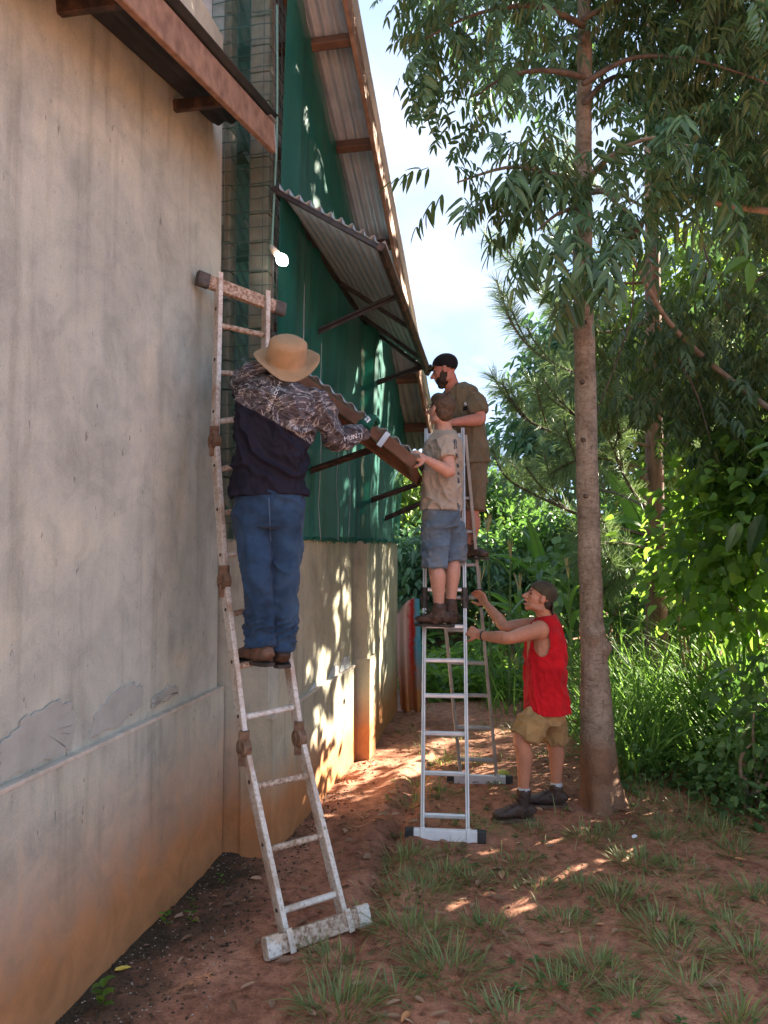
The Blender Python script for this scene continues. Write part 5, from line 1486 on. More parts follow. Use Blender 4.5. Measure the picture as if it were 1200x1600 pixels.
# ------------------------------------------------------------------ the tree on the path
tb = gnd(941, 1262)
tree = thing('tree', (tb.x, tb.y, 0), 'tall slim tree with straight brown trunk beside the man in red', 'tree')
TY = tb.y
tp = [(944, 1275, 37), (941, 1245, 32), (937, 1215, 28.5), (934, 1170, 26.5), (932, 1100, 24), (928, 1040, 20.5), (925, 1000, 18.5), (924, 985, 19), (924, 950, 17.5), (919, 800, 17), (914, 600, 16.6), (910, 400, 15.2), (911, 250, 13.6), (913, 100, 11.2), (912, 0, 10), (911, -300, 7.5), (905, -560, 4)]
pts = [at(x, y, TY) for x, y, r in tp]; rad = [r * m_per_px(TY) for x, y, r in tp]
mb = MB(); mb.tube(pts, rad, n=40, sub=9, dome=False); me = mb.mesh('trunk', True)
tx = np.array([tb.x, TY])
def bark_disp(c):
    base = np.clip(1 - c[:, 2] / 0.5, 0, 1); ang = np.arctan2(c[:, 1] - tx[1], c[:, 0] - tx[0])
    d = base * 0.035 * np.sin(ang * 3 + 1.2) + 0.020 * (fbm(c * np.array([14, 14, 5.0]), 3) - 0.5) * (1 + 2 * base) + 0.012 * (np.abs(fbm(c * np.array([26, 26, 7.0]) + 4, 2) - .5) - .2) * (c[:, 2] < 1.3)
    for (z, a, s, h) in ((1.17, -0.75, 0.07, 0.050), (1.25, -2.2, 0.05, 0.034), (1.08, -1.25, 0.05, -0.030), (1.3, -1.5, .05, .018), (0.20, -1.7, 0.06, -0.05), (0.5, -1.0, 0.045, -0.018), (2.2, -1.4, .03, -.010), (2.75, -2.0, .03, .012), (3.05, -.9, .03, -.012), (3.5, -1.8, .03, .012), (3.85, -1.2, .03, .012), (1.6, -1.3, .03, .01)):
        da = (ang - a + math.pi) % (2 * math.pi) - math.pi
        d = d + h * np.exp(-((c[:, 2] - z) / s) ** 2 - (da / (s * 6)) ** 2)
    return d + 0.0025 * (np.sin(c[:, 2] * 55 + 3 * fbm(c * 6, 2) * 6) > 0.86)
displace(me, bark_disp); link('trunk', me, m_bark, tree)
for (x, y) in ((915, 503), (911, 596), (913, 687), (922, 447), (905, 470), (917, 775)):     # dark knots where twigs were cut
    p = at(x, y, TY - 0.085); mb = MB(); mb.tube([p + Y_ * 0.02, p - Y_ * 0.004], [0.022, 0.012], n=10, dome=False); mb.build('knot', m_twig_dark, tree, smooth=True)

branches = []
def branch(par, pts, r0, r1, mat, name='branch'):
    k = len(pts); mb = MB(); mb.tube(pts, [r0 + (r1 - r0) * i / (k - 1) for i in range(k)], n=8, sub=4)
    return mb.build(name, mat, par, smooth=True)
BR_ = [[(912, 40, 5.5), (840, 10, 5.3), (750, 20, 5.1), (665, 60, 4.95)], [(912, 120, 5.5), (850, 110, 5.3), (790, 120, 5.2), (745, 150, 5.1)], [(912, 292, 5.5), (850, 268, 5.3), (790, 262, 5.15), (715, 285, 5.05)],
       [(912, 285, 5.5), (960, 240, 5.1), (1020, 215, 4.9), (1075, 228, 4.8)], [(913, 130, 5.5), (990, 90, 5.5), (1090, 95, 5.4), (1200, 130, 5.4)], [(913, 30, 5.5), (1000, -10, 5.7), (1120, 20, 5.9), (1240, 60, 6.0)],
       [(913, 160, 5.5), (960, 120, 6.0), (1010, 130, 6.5), (1060, 170, 6.9)], [(912, 60, 5.5), (880, 60, 6.1), (830, 90, 6.6), (780, 140, 6.9)], [(912, 330, 5.5), (900, 325, 5.1), (870, 335, 4.9), (840, 360, 4.8)], [(925, 300, 5.5), (945, 300, 5.2), (965, 320, 5.0), (1000, 350, 4.95)],
       [(911, -100, 5.5), (800, -140, 5.2), (720, -90, 4.9), (650, -40, 4.7)], [(911, -100, 5.5), (1000, -160, 5.0), (1100, -100, 4.6), (1180, 0, 4.3)], [(1000, 350, 4.95), (975, 380, 4.9), (930, 395, 4.85)]]
for k, bl in enumerate(BR_):
    branch(tree, [at(*q) for q in bl], 0.024, 0.006, m_twig if k in (2, 3, 9) else m_twig_dark)

# compound leaves: first the sprays one can pick out, as leaves of their own
variants = []
for k in range(7):
    L_ = Leaves(); L_.compound((0, 0, 0), (1, 0, 0.15), random.uniform(0.24, 0.36), random.choice((6, 7, 8)), random.uniform(0.085, 0.105), random.uniform(0.024, 0.030), 0.75)
    variants.append(L_.mesh('leaf', droop=0.25))
    variants[-1].materials.append(lf_main)
big_variants = []
for k in range(4):
    L_ = Leaves(); L_.compound((0, 0, 0), (1, 0, 0.1), random.uniform(0.30, 0.42), random.choice((5, 6)), random.uniform(0.125, 0.15), random.uniform(0.036, 0.044), 0.85)
    big_variants.append(L_.mesh('leaf', droop=0.3)); big_variants[-1].materials.append(lf_main)
def place_leaf(me, p, d, roll, par, sc=1.0):
    o = bpy.data.objects.new('leaf', me); COL.objects.link(o); o.parent = par
    o.matrix_parent_inverse = Matrix.Translation(-Vector(par.location))
    d = Vector(d).normalized(); s = Z.cross(d); s = s.normalized() if s.length > 0.05 else Y_.copy(); u = d.cross(s)
    M = Matrix((d, s, u)).transposed().to_4x4() @ Matrix.Rotation(roll, 4, 'X')
    o.matrix_basis = Matrix.Translation(p) @ M @ Matrix.Scale(sc, 4)
    return o
def along(pts, f):
    k = f * (len(pts) - 1); i = min(int(k), len(pts) - 2); return pts[i].lerp(pts[i + 1], k - i)
cnt = 0
for bi, bl in enumerate(BR_):
    P_ = [at(*q) for q in bl]; big = bi in (2, 3, 8, 9, 12)
    for k in range(15 if big else 19):
        f = random.uniform(0.3, 1.0); p = along(P_, f); d = (P_[-1] - P_[0]).normalized()
        side_ = d.cross(Z).normalized() * random.choice((-1, 1))
        dd = d * random.uniform(-0.1, 0.9) + side_ * random.uniform(0.2, 1.0) + Z * random.uniform(-0.5, 0.35)
        tw = p + dd.normalized() * random.uniform(0.05, 0.30) + Z * random.uniform(-.12, .08)
        place_leaf(random.choice(big_variants if big else variants), tw, dd, random.uniform(-.4, .4), tree, random.uniform(0.8, 1.15)); cnt += 1
# the lone spray hanging over the gap of sky
for x, y in ((665, 128), (668, 135), (672, 150), (660, 140)):
    place_leaf(random.choice(variants), at(x, y, 5.0), Vector((random.uniform(-.8, .3), random.uniform(-.3, .3), -0.6)), 0.2, tree, 0.95)
def E_(px, py, y, rx, ry, rz): 
    q = at(px, py, y); return (q.x, q.y, q.z, rx, ry, rz)
main_ells = [E_(765, 20, 5.3, .50, .6, .36), E_(680, 90, 5.2, .26, .35, .22), E_(850, 80, 6.1, .50, .5, .5), E_(835, 250, 5.25, .36, .4, .18), E_(1050, 40, 6.0, .65, .9, .6), E_(1160, 60, 5.8, .7, .9, .65), E_(1120, 200, 5.9, .75, .8, .42), E_(1020, 170, 5.9, .42, .5, .35), E_(780, 270, 5.1, .35, .35, .13), E_(1040, 255, 5.0, .5, .4, .16), E_(1250, 200, 5.9, .6, .8, .5), E_(900, -150, 5.4, 1.3, 1.3, .7), E_(1180, -120, 5.4, 1.1, 1.2, .6), E_(690, -70, 5.0, .4, .6, .3), E_(960, 345, 5.1, .30, .3, .10)]
L_ = Leaves()
for p in ell_points(main_ells, 2000, 0.4):
    a = random.uniform(0, 6.283)
    L_.compound(p, (math.cos(a), math.sin(a), random.uniform(-0.7, 0.2)), random.uniform(0.2, 0.34), random.choice((5, 6, 7)), random.uniform(0.075, 0.105), random.uniform(0.022, 0.030), random.uniform(0.5, 1.1))
link('crown', L_.mesh('crown', droop=0.25), lf_main, tree, kind='stuff')

# ------------------------------------------------------------------ dark drooping tree at the right
db = Vector((4.35, 6.9, 0))
dk = thing('tree', tuple(db), 'dark drooping tree with thin bare branches at the right edge', 'tree')
mb = MB(); mb.tube([db, db + Vector((.05, 0, 1.5)), db + Vector((-.05, .05, 3.2)), db + Vector((.05, 0, 6.5))], [0.17, 0.13, 0.11, 0.05], n=14, sub=5); mb.build('trunk', m_bark, dk, smooth=True)
for bl, r0, r1 in (([(1330, 345, 6.6), (1200, 330, 6.3), (1120, 318, 6.2), (1065, 300, 6.15), (1022, 264, 6.1)], .034, .014), ([(1290, 700, 6.8), (1150, 600, 6.8), (1060, 520, 6.6), (1015, 455, 6.4), (972, 366, 6.2)], .030, .016), ([(1050, 110, 6.4), (1035, 190, 6.4), (1000, 230, 6.3)], .012, .012),
                   ([(1090, 340, 6.4), (1110, 420, 6.5), (1150, 500, 6.6)], .008, .005), ([(1030, 300, 6.3), (1065, 380, 6.4), (1110, 440, 6.5)], .008, .005), ([(990, 420, 6.3), (985, 500, 6.5), (950, 600, 6.6), (930, 650, 6.6)], .008, .005), ([(1250, 380, 6.9), (1180, 440, 6.9), (1130, 470, 6.8)], .014, .006), ([(1060, 560, 6.8), (1090, 620, 6.8), (1110, 690, 6.8)], .012, .005)):
    branch(dk, [at(*q) for q in bl], r0, r1, m_twig if r0 > .02 else m_twig_dark)
dark_ells = [E_(1010, 560, 7.2, .65, .7, .55), E_(1130, 520, 7.2, .75, .8, .7), E_(1220, 620, 7.4, .7, .8, .65), E_(1110, 640, 7.2, .48, .6, .35), E_(1190, 330, 7.5, .6, .7, .35), E_(1160, 700, 7.3, .45, .6, .28)]
L_ = Leaves()
for p in ell_points(dark_ells, 900, 0.35):
    a = random.uniform(0, 6.283)
    L_.compound(p, (math.cos(a), math.sin(a), random.uniform(-0.9, 0.0)), random.uniform(0.22, 0.38), random.choice((5, 6, 7)), random.uniform(0.065, 0.10), random.uniform(0.022, 0.032), random.uniform(0.7, 1.3))
link('crown', L_.mesh('crown', droop=0.3), lf_fine, dk, kind='stuff')
# two big pale leaves catching the light
for (x, y, d, s) in ((1170, 405, (-0.8, -.2, -.35), .26), (1172, 410, (-0.25, -.3, -.9), .26), (1150, 395, (-.3, -.6, .3), .2)):
    v, q, t = leaf_geo([tuple(at(x, y, 6.0))], [d], [(0.3, -0.8, 0.5)], s, s * .42, droop=.2); link('leaf', mesh_np('leaf', v, q, t), lf_bright, dk)

# ------------------------------------------------------------------ pine
pb = Vector((3.42, 9.7, 0))
pine = thing('pine_tree', tuple(pb), 'young pine with long soft needles and reddish furrowed trunk', 'tree')
mb = MB(); pp = [pb, pb + Z * 1.2, at(1023, 900, 9.7), at(1022, 700, 9.7), at(1020, 450, 9.7), at(1015, 150, 9.7), at(1010, -50, 9.7)]
mb.tube(pp, [.15, .135, .125, .115, .10, .07, .03], n=22, sub=8, dome=False); me = mb.mesh('trunk', True)
displace(me, lambda c: 0.022 * (np.abs(fbm(c * np.array([16, 16, 3.0]), 2) - 0.5) * 2) - 0.008); link('trunk', me, m_bark_pine, pine)
def plume(par, pts, rad, n_need, L0):
    bo = branch(par, pts, rad, 0.010, m_twig_dark)
    k = n_need; f = 0.25 + 0.75 * rng.random(k) ** 0.8
    P = np.array([tuple(along(pts, x)) for x in f]); T = np.array([tuple((along(pts, min(1, x + .05)) - along(pts, x - .05)).normalized()) for x in f])
    R = unit(np.cross(T, rng.normal(size=(k, 3)))); Dv = unit(T * rng.uniform(0.35, 0.9, (k, 1)) + R)
    tip = f > 0.93; Dv[tip] = unit(T[tip] * 1.6 + R[tip])
    L = L0 * rng.uniform(.7, 1.15, k); W = np.full(k, 0.0045)
    S = unit(np.cross(Dv, rng.normal(size=(k, 3)))) * W[:, None] / 2; g_ = np.array([0, 0, -1.0]) * (L * 0.16)[:, None]
    M = P + Dv * L[:, None] * .55 + g_ * .3; T_ = P + Dv * L[:, None] + g_
    V = np.stack([P - S, P + S, M - S, M + S, T_ - S * .3, T_ + S * .3], 1).reshape(-1, 3); bb_ = (np.arange(k) * 6)[:, None]
    q = np.concatenate([bb_ + np.array([[0, 1, 3, 2]]), bb_ + np.array([[2, 3, 5, 4]])])
    link('needles', mesh_np('needles', V, q), lf_pine, bo)
PL = [[(1020, 500, 9.7), (940, 520, 9.5), (870, 485, 9.4), (825, 430, 9.3), (812, 370, 9.3)], [(1022, 640, 9.7), (940, 600, 9.4), (850, 560, 9.2), (805, 515, 9.1), (783, 465, 9.1)], [(1022, 740, 9.7), (920, 700, 9.3), (830, 660, 9.1), (795, 625, 9.0), (770, 588, 9.0)],
      [(1022, 840, 9.7), (920, 810, 9.2), (840, 775, 9.0), (790, 745, 8.9), (768, 700, 8.9)], [(1020, 440, 9.7), (960, 440, 9.5), (900, 400, 9.4), (870, 355, 9.4)], [(1022, 560, 9.7), (950, 560, 9.4), (890, 500, 9.3), (860, 470, 9.2)], [(1022, 700, 9.7), (960, 680, 9.3), (900, 650, 9.2), (850, 615, 9.1), (825, 595, 9.1)],
      [(1022, 760, 9.7), (960, 720, 9.2), (900, 720, 9.0), (860, 740, 8.9)], [(1022, 860, 9.7), (980, 850, 9.2), (930, 850, 9.0), (900, 880, 8.9)], [(1022, 800, 9.7), (990, 770, 9.2), (960, 700, 9.0), (990, 660, 8.9)], [(1022, 900, 9.7), (1000, 900, 9.4), (960, 905, 9.2), (940, 930, 9.1)],
      [(1022, 700, 9.7), (1080, 680, 9.6), (1140, 640, 9.6), (1190, 600, 9.7)], [(1022, 600, 9.7), (1080, 560, 9.7), (1150, 540, 9.9)], [(1018, 330, 9.7), (960, 300, 9.5), (900, 280, 9.5), (850, 240, 9.4)], [(1018, 250, 9.7), (1080, 220, 9.7), (1140, 200, 9.7)], [(1022, 830, 9.7), (1080, 850, 9.3), (1085, 890, 9.1), (1060, 930, 9.0)],
      [(1022, 680, 9.7), (990, 640, 10.2), (930, 600, 10.8), (880, 560, 11.2)], [(1022, 800, 9.7), (960, 770, 10.3), (880, 760, 11), (830, 720, 11.3)]]
for bl in PL:
    P_ = [at(*q) for q in bl]; plume(pine, P_, 0.022, 620, 0.26)
    for k in range(3):
        f = random.uniform(.35, .8); p = along(P_, f); d = (P_[-1] - P_[0]).normalized() + Vector((random.uniform(-.5, .5), random.uniform(-.5, .5), random.uniform(.1, .8)))
        plume(pine, [p, p + d * .16, p + d * .3 + Z * .04, p + d * .42 + Z * .12], 0.010, 230, 0.22)

# ------------------------------------------------------------------ bright broad-leaved shrubs at the right
def shrub(base, label, ells, n, size, mat, stems, per=5, rad=.22, wl=.75, name='shrub', group=None):
    s = thing(name, tuple(base), label, 'shrub', group); base = Vector(base)
    for k in range(stems):
        e = ells[k % len(ells)]; c = Vector(e[:3]) + Vector((random.uniform(-.6, .6) * e[3], random.uniform(-.5, .5) * e[4], random.uniform(-.2, .6) * e[5]))
        m_ = base.lerp(c, .5) + Vector((random.uniform(-.15, .15), random.uniform(-.1, .1), .12))
        branch(s, [base + Vector((random.uniform(-.12, .12), random.uniform(-.12, .12), 0)), m_, c], 0.018, 0.005, m_twig, 'stem')
    P, C = clumped(ells, n, per, rad, 0.5); k = len(P)
    Dv = unit(P - C) + rng.normal(size=(k, 3)) * .4 + np.array([0, 0, -.45]); Nv = rng.normal(size=(k, 3)) * .55 + np.array([0, -.15, 1.0])
    L = size * rng.uniform(.55, 1.2, k); v, q, t = leaf_geo(P, Dv, Nv, L, L * wl, droop=.2, fold=.12, shape=(.50, .52, .30))
    link('foliage', mesh_np('foliage', v, q, t), mat, s, kind='stuff'); return s
shrub((3.15, 7.9, 0), 'sunlit broad-leaved shrub below the dark drooping tree', [E_(1115, 800, 7.6, .42, .5, .42), E_(1170, 770, 7.4, .45, .5, .42), E_(1095, 885, 7.8, .34, .5, .33)], 1250, .135, lf_bright, 10)
shrub((3.75, 7.2, 0), 'tall broad-leaved shrub at the right edge above the long grass', [E_(1180, 820, 7.0, .5, .5, .6), E_(1220, 740, 7.0, .5, .5, .5), E_(1150, 920, 7.0, .5, .4, .4)], 1400, .14, lf_bright, 10)
shrub((3.0, 11.0, 0), 'mid-green bush behind the long grass and pine trunk', [E_(960, 900, 11, .9, .7, .7), E_(1060, 950, 11, .9, .7, .7), E_(1160, 930, 10.5, .9, .7, .8)], 1900, .17, lf_far, 6)
shrub((2.72, 5.75, 0), 'dark leafy weed clump at the right edge by the path', [E_(1185, 1190, 5.6, .24, .3, .30), E_(1200, 1100, 5.7, .25, .3, .3)], 330, .085, lf_far, 5, rad=.12)

# ------------------------------------------------------------------ banana plants
def banana_leaf(par, base, heading, L, W, th0, bend, torn=0.5):
    H = Vector(heading); H.z = 0; H.normalize(); S = Vector((-H.y, H.x, 0)); nu, nv = 22, 5
    pos = Vector(base); mid = []; dirs = []
    for k in range(nu + 1):
        th = th0 + bend * (k / nu) ** 1.3; d = Z * math.cos(th) + H * math.sin(th); mid.append(pos.copy()); dirs.append(d); pos = pos + d * L / nu
    vs = []; roll = random.uniform(-.5, .5)
    for k in range(nu + 1):
        u = k / nu; w = W / 2 * min(1, u * 5 - .25 if u > .05 else 0) * (1 - max(0, (u - .45) / .55) ** 2.2) + 0.004
        nrm = S.cross(dirs[k]); sd = S * math.cos(roll) + nrm * math.sin(roll)
        for i in range(-nv, nv + 1):
            a = i / nv; tear = (random.uniform(0, .35) * torn if abs(i) == nv else 0)
            vs.append(mid[k] + sd * w * a * (1 - tear) - nrm * 0.0 + Z * (-0.35 * w * a * a + 0.10 * w * abs(a)) )
    m_ = 2 * nv + 1; i = np.arange((nu + 1) * m_).reshape(nu + 1, m_)
    q = np.stack([i[:-1, :-1], i[:-1, 1:], i[1:, 1:], i[1:, :-1]], -1).reshape(-1, 4)
    lo = link('leaf', mesh_np('leaf', [tuple(v) for v in vs], q, smooth=True), lf_banana, par)
    mb = MB(); mb.tube([p - Z * 0.008 for p in mid[::3]], list(np.linspace(.016, .004, len(mid[::3]))), n=6, dome=False); mb.build('midrib', m_stem, lo, smooth=True)
def banana(base, label, h, leaves, r=.09):
    b_ = thing('banana_plant', tuple(base), label, 'banana plant'); base = Vector(base)
    mb = MB(); mb.tube([base, base + Z * h * .5, base + Z * h], [r, r * .8, r * .45], n=14, sub=3); mb.build('stem', m_stem, b_, smooth=True)
    for hd, L, W, th, bd in leaves: banana_leaf(b_, base + Z * (h - .08), hd, L, W, th, bd)
banana((2.75, 13.2, 0), 'banana plant with upright sunlit leaf behind the maize', 1.35, [((-.35, -.2, 0), 1.25, .46, .12, .5), ((.8, -.4, 0), 1.4, .42, .5, 1.3), ((-1, -.3, 0), 1.3, .4, .6, 1.4), ((.3, -.9, 0), 1.2, .42, .7, 1.3), ((-.2, .8, 0), 1.3, .4, .4, .8)])
banana((3.75, 10.6, 0), 'banana plant with broad glowing leaf beside the pine trunk', 1.75, [((-.75, -.7, 0), 1.5, .50, .45, 1.75), ((-1, .1, 0), 1.6, .46, .25, .6), ((-.5, -.9, 0), 1.7, .4, .95, 1.2), ((.8, -.5, 0), 1.4, .45, .6, 1.4), ((.1, .9, 0), 1.4, .42, .4, .9), ((-.9, -.45, 0), 1.5, .42, 1.0, .9)])
banana((2.25, 11.6, 0), 'low banana plant with drooping leaves above the man in red', .75, [((-.9, -.4, 0), 1.15, .40, .7, 1.2), ((.9, -.3, 0), 1.2, .40, .5, 1.1), ((-.3, -.9, 0), 1.0, .36, .8, 1.2), ((.35, .3, 0), 1.2, .38, .25, .6), ((-.7, .4, 0), 1.0, .36, .6, .9)], .07)

# ------------------------------------------------------------------ maize
def maize(base, h, label, nl=9):
    z_ = thing('maize_plant', tuple(base), label, 'maize plant', 'maize plants by the vegetable patch'); base = Vector(base)
    lean = Vector((random.uniform(-.05, .05), random.uniform(-.05, .05), 0))
    mb = MB(); mb.tube([base, base + Z * h * .5 + lean * .5, base + Z * h * .9 + lean], [.018, .015, .008], n=8, sub=3); mb.build('stalk', m_stem, z_, smooth=True)
    a0 = random.uniform(0, 6.28)
    for k in range(nl):
        f = .12 + .74 * k / nl; a = a0 + math.pi * k + random.uniform(-.5, .5); p = base + Z * h * f + lean * f
        V, q = blade_geo([tuple(p)], [(math.cos(a), math.sin(a), 0)], np.array([random.uniform(.25, .5)]), np.array([random.uniform(1.2, 2.2)]), np.array([random.uniform(.55, .85)]), np.array([random.uniform(.055, .08)]), 8)
        link('leaf', mesh_np('leaf', V, q, smooth=True), lf_maize, z_)
    mb = MB(); t = base + Z * h * .88 + lean
    for k in range(7):
        d = Vector((random.uniform(-.3, .3), random.uniform(-.3, .3), 1)); mb.tube([t, t + d * .12, t + d * .24], [.005, .006, .002], n=5)
    mb.build('tassel', m_tassel, z_)
for (px, Y, h, lab) in ((768, 9.5, 2.35, 'tallest maize plant with pale tassel right of the silver ladder'), (795, 9.3, 2.0, 'maize plant with tassel just left of the man in red'), (812, 10.0, 1.5, 'short maize plant behind the outstretched arms of the man in red'), (895, 8.9, 1.75, 'maize plant between the man in red and the brown trunk'), (752, 10.6, 1.6, 'far maize plant seen through the silver ladder')):
    q = at(px, 1000, Y); maize((q.x, Y, 0), h, lab)

# ------------------------------------------------------------------ grass, crops and undergrowth
def tuft(px, py, n, L, spread, acc):
    c = gnd(px, py); r = random.uniform(.5, 1.0)
    a = rng.uniform(0, 2 * math.pi, n); rr = spread * np.sqrt(rng.random(n))
    x = c.x + rr * np.cos(a) * 1.15; y = c.y + rr * np.sin(a)
    z = ground_z(x, y) - 0.008
    a2 = a + rng.normal(size=n) * .5
    acc.append((np.stack([x, y, z], 1), np.stack([np.cos(a2), np.sin(a2), a2 * 0], 1), np.clip(.15 + .95 * rr / spread + rng.normal(size=n) * .25, 0, 1.4), rng.uniform(.2, 1.2, n), L * rng.uniform(.4, 1.2, n), rng.uniform(.0035, .0085, n)))
acc = []
spots = [(635, 1345, 90, .2, .16), (690, 1372, 80, .2, .15), (650, 1400, 110, .2, .2), (735, 1378, 60, .18, .13), (640, 1462, 110, .2, .17), (700, 1520, 110, .26, .17), (525, 1505, 80, .18, .14), (530, 1580, 130, .24, .17), (800, 1350, 70, .16, .17), (880, 1440, 90, .13, .14), (760, 1455, 70, .18, .14), (925, 1312, 80, .2, .16),
         (1000, 1352, 90, .2, .16), (1062, 1362, 70, .18, .16), (1120, 1300, 90, .2, .2), (965, 1408, 70, .2, .13), (1030, 1452, 90, .2, .16), (1062, 1492, 80, .2, .14), (930, 1520, 120, .17, .18), (880, 1545, 100, .16, .16), (790, 1592, 90, .16, .14), (1150, 1330, 60, .22, .14), (1182, 1402, 60, .22, .13), (1102, 1412, 60, .18, .14), (1172, 1502, 80, .22, .14), (1150, 1595, 60, .24, .1), (640, 1252, 40, .22, .1), (690, 1242, 40, .2, .1), (760, 1300, 40, .16, .1),
         (830, 1298, 50, .16, .12), (562, 1420, 26, .16, .07), (960, 1300, 40, .14, .1), (1000, 1395, 50, .15, .12), (840, 1390, 50, .14, .14), (700, 1330, 40, .15, .1), (1080, 1545, 40, .2, .1), (985, 1568, 50, .2, .1), (620, 1555, 30, .18, .08), (905, 1385, 40, .15, .1), (1040, 1310, 50, .2, .12), (690, 1195, 40, .16, .14), (650, 1225, 30, .14, .1), (745, 1195, 50, .15, .16), (720, 1280, 60, .12, .16), (790, 1375, 40, .12, .14), (1140, 1450, 40, .2, .1)]
for s in spots: tuft(*s[:2], int(s[2] * 2.1), s[3] * 0.68, s[4] * .85, acc)
for k in range(16):
    tuft(random.uniform(560, 1200), 1180 + 420 * random.random() ** 1.1, random.randint(5, 22), random.uniform(.07, .15), .1, acc)
for k in range(40):
    tuft(random.uniform(640, 950), random.uniform(1085, 1200), random.randint(12, 40), random.uniform(.08, .16), .16, acc)
for k in range(26): tuft(random.uniform(960, 1200), random.uniform(1225, 1300), random.randint(20, 50), random.uniform(.10, .2), .16, acc)
cat = [np.concatenate([a[i] for a in acc]) for i in range(6)]
V, q = blade_geo(*cat); link('grass', mesh_np('grass', V, q), lf_grass, kind='stuff')

# dead straw and broad-leaved weeds among the grass
k = 800
x = rng.uniform(-.3, 2.9, k); y = rng.uniform(2.9, 7.2, k); keep = vnoise(np.stack([x * 2.5, y * 2.5, x * 0], 1)) > .45; x, y = x[keep], y[keep]; k = len(x)
a = rng.uniform(0, 6.28, k)
V, q = blade_geo(np.stack([x, y, ground_z(x, y) + .004], 1), np.stack([np.cos(a), np.sin(a), a * 0], 1), rng.uniform(1.2, 1.6, k), rng.uniform(-.3, .4, k), rng.uniform(.04, .15, k), rng.uniform(.003, .007, k), 4)
link('straw', mesh_np('straw', V, q), lf_straw, kind='stuff')
L_ = Leaves()
for k in range(150):
    x, y = random.uniform(.0, 2.9), random.uniform(3.0, 6.6); zz = gz(x, y); s_ = random.uniform(.018, .042)
    for j in range(random.randint(4, 8)):
        a = j * 2.4 + random.random(); L_.add((x, y, zz + .006 + .004 * j), (math.cos(a), math.sin(a), random.uniform(.05, .5)), (0, 0, 1), s_ * random.uniform(.7, 1.3), s_ * .5)
link('small_weeds', L_.mesh('small_weeds'), lf_far, kind='stuff')

# long arching grass along the right of the path
acc = []
def clump(x, y, n, L, spread, W=(.014, .026), z0=0.0):
    a = rng.uniform(0, 2 * math.pi, n); rr = spread * np.sqrt(rng.random(n)); X = x + rr * np.cos(a); Yy = y + rr * np.sin(a); a2 = a + rng.normal(size=n) * .8
    acc.append((np.stack([X, Yy, ground_z(X, Yy, False) - .02 + z0], 1), np.stack([np.cos(a2), np.sin(a2), a2 * 0], 1), rng.uniform(.02, .38, n), rng.uniform(.5, 2.0, n), L * rng.uniform(.5, 1.15, n), rng.uniform(*W, n)))
for k in range(52):
    y = random.uniform(6.0, 9.2); x0 = 1.75 + (y - 6) * .17; x = x0 + random.random() ** 1.2 * 3.2
    clump(x, y, 46, random.uniform(.7, 1.25) * (1.25 if x > 2.6 else .9), .22)
for (px, py, n, L) in ((1130, 1180, 60, 1.9), (1170, 1150, 60, 2.1), (1085, 1170, 40, 1.5), (1190, 1200, 60, 1.8), (1040, 1160, 50, 1.25), (985, 1130, 60, 1.0), (1010, 1190, 40, .8), (1215, 1230, 50, 1.7), (1100, 1215, 40, 1.1)):
    c = gnd(px, py); clump(c.x, c.y, n, L, .18, (.020, .036))
for k in range(30):
    y = random.uniform(9.0, 12.5); clump(random.uniform(1.3, 4.8), y, 36, random.uniform(.5, 1.0), .3)
cat = [np.concatenate([a[i] for a in acc]) for i in range(6)]
V, q = blade_geo(*cat, 7); link('tall_grass', mesh_np('tall_grass', V, q), lf_tall, kind='stuff')

# low leafy weeds under the grass, and the vegetable patch beyond the ladder
def groundcover(name, regions, n, size, mat, hmax):
    P = []; 
    for (x0, x1, y0, y1, w) in regions:
        k = int(n * w); x = rng.uniform(x0, x1, k); y = rng.uniform(y0, y1, k); P.append(np.stack([x, y, ground_z(x, y, False) + hmax * rng.random(k) ** 1.3 * (.25 + 1.1 * vnoise(np.stack([x * 2.2, y * 2.2, x * 0], 1)))], 1))
    P = np.concatenate(P); k = len(P); Dv = rng.normal(size=(k, 3)) * np.array([1, 1, .35]); Nv = rng.normal(size=(k, 3)) * .4 + np.array([0, 0, 1.0]); L = size * rng.uniform(.5, 1.25, k)
    v, q, t = leaf_geo(P, Dv, Nv, L, L * .6, droop=.2); link(name, mesh_np(name, v, q, t), mat, kind='stuff')
groundcover('weeds', [(1.75, 4.5, 6.0, 8.5, .55), (2.3, 4.0, 5.3, 6.2, .25), (1.5, 5.0, 8.5, 12, .3)], 5200, .075, lf_far, .42)
groundcover('vegetable_leaves', [(.25, 1.85, 9.6, 12.5, 1.0)], 2600, .15, lf_bright, .42)
groundcover('low_plants', [(-3, 9, 12.5, 22, 1.0)], 5200, .24, lf_far, .9)

# ------------------------------------------------------------------ fallen leaves, pebbles and scraps
k = 720
x = np.concatenate([rng.uniform(-.2, 2.9, 530), rng.uniform(-1.2, .6, 190)]); y = np.concatenate([rng.uniform(2.9, 8.5, 530), rng.uniform(2.9, 7, 190)])
P = np.stack([x, y, ground_z(x, y) + .012], 1); a = rng.uniform(0, 6.28, k)
L = rng.uniform(.025, .085, k)
v, q, t = leaf_geo(P, np.stack([np.cos(a), np.sin(a), rng.uniform(-.1, .25, k)], 1), rng.normal(size=(k, 3)) * .25 + np.array([0, 0, 1]), L, L * rng.uniform(.3, .5, k), droop=.1, fold=.22)
link('fallen_leaves', mesh_np('fallen_leaves', v, q, t), lf_dry, kind='stuff')
m_pebble = proc('pale_grit', (0.20, 0.13, 0.09), (0.55, 0.48, 0.40), 40, 0.9, bump=0)
oct_v = np.array([[1, 0, 0], [0, 1, 0], [-1, 0, 0], [0, -1, 0], [0, 0, 1], [0, 0, -1.0]]); oct_t = np.array([[0, 1, 4], [1, 2, 4], [2, 3, 4], [3, 0, 4], [1, 0, 5], [2, 1, 5], [3, 2, 5], [0, 3, 5]])
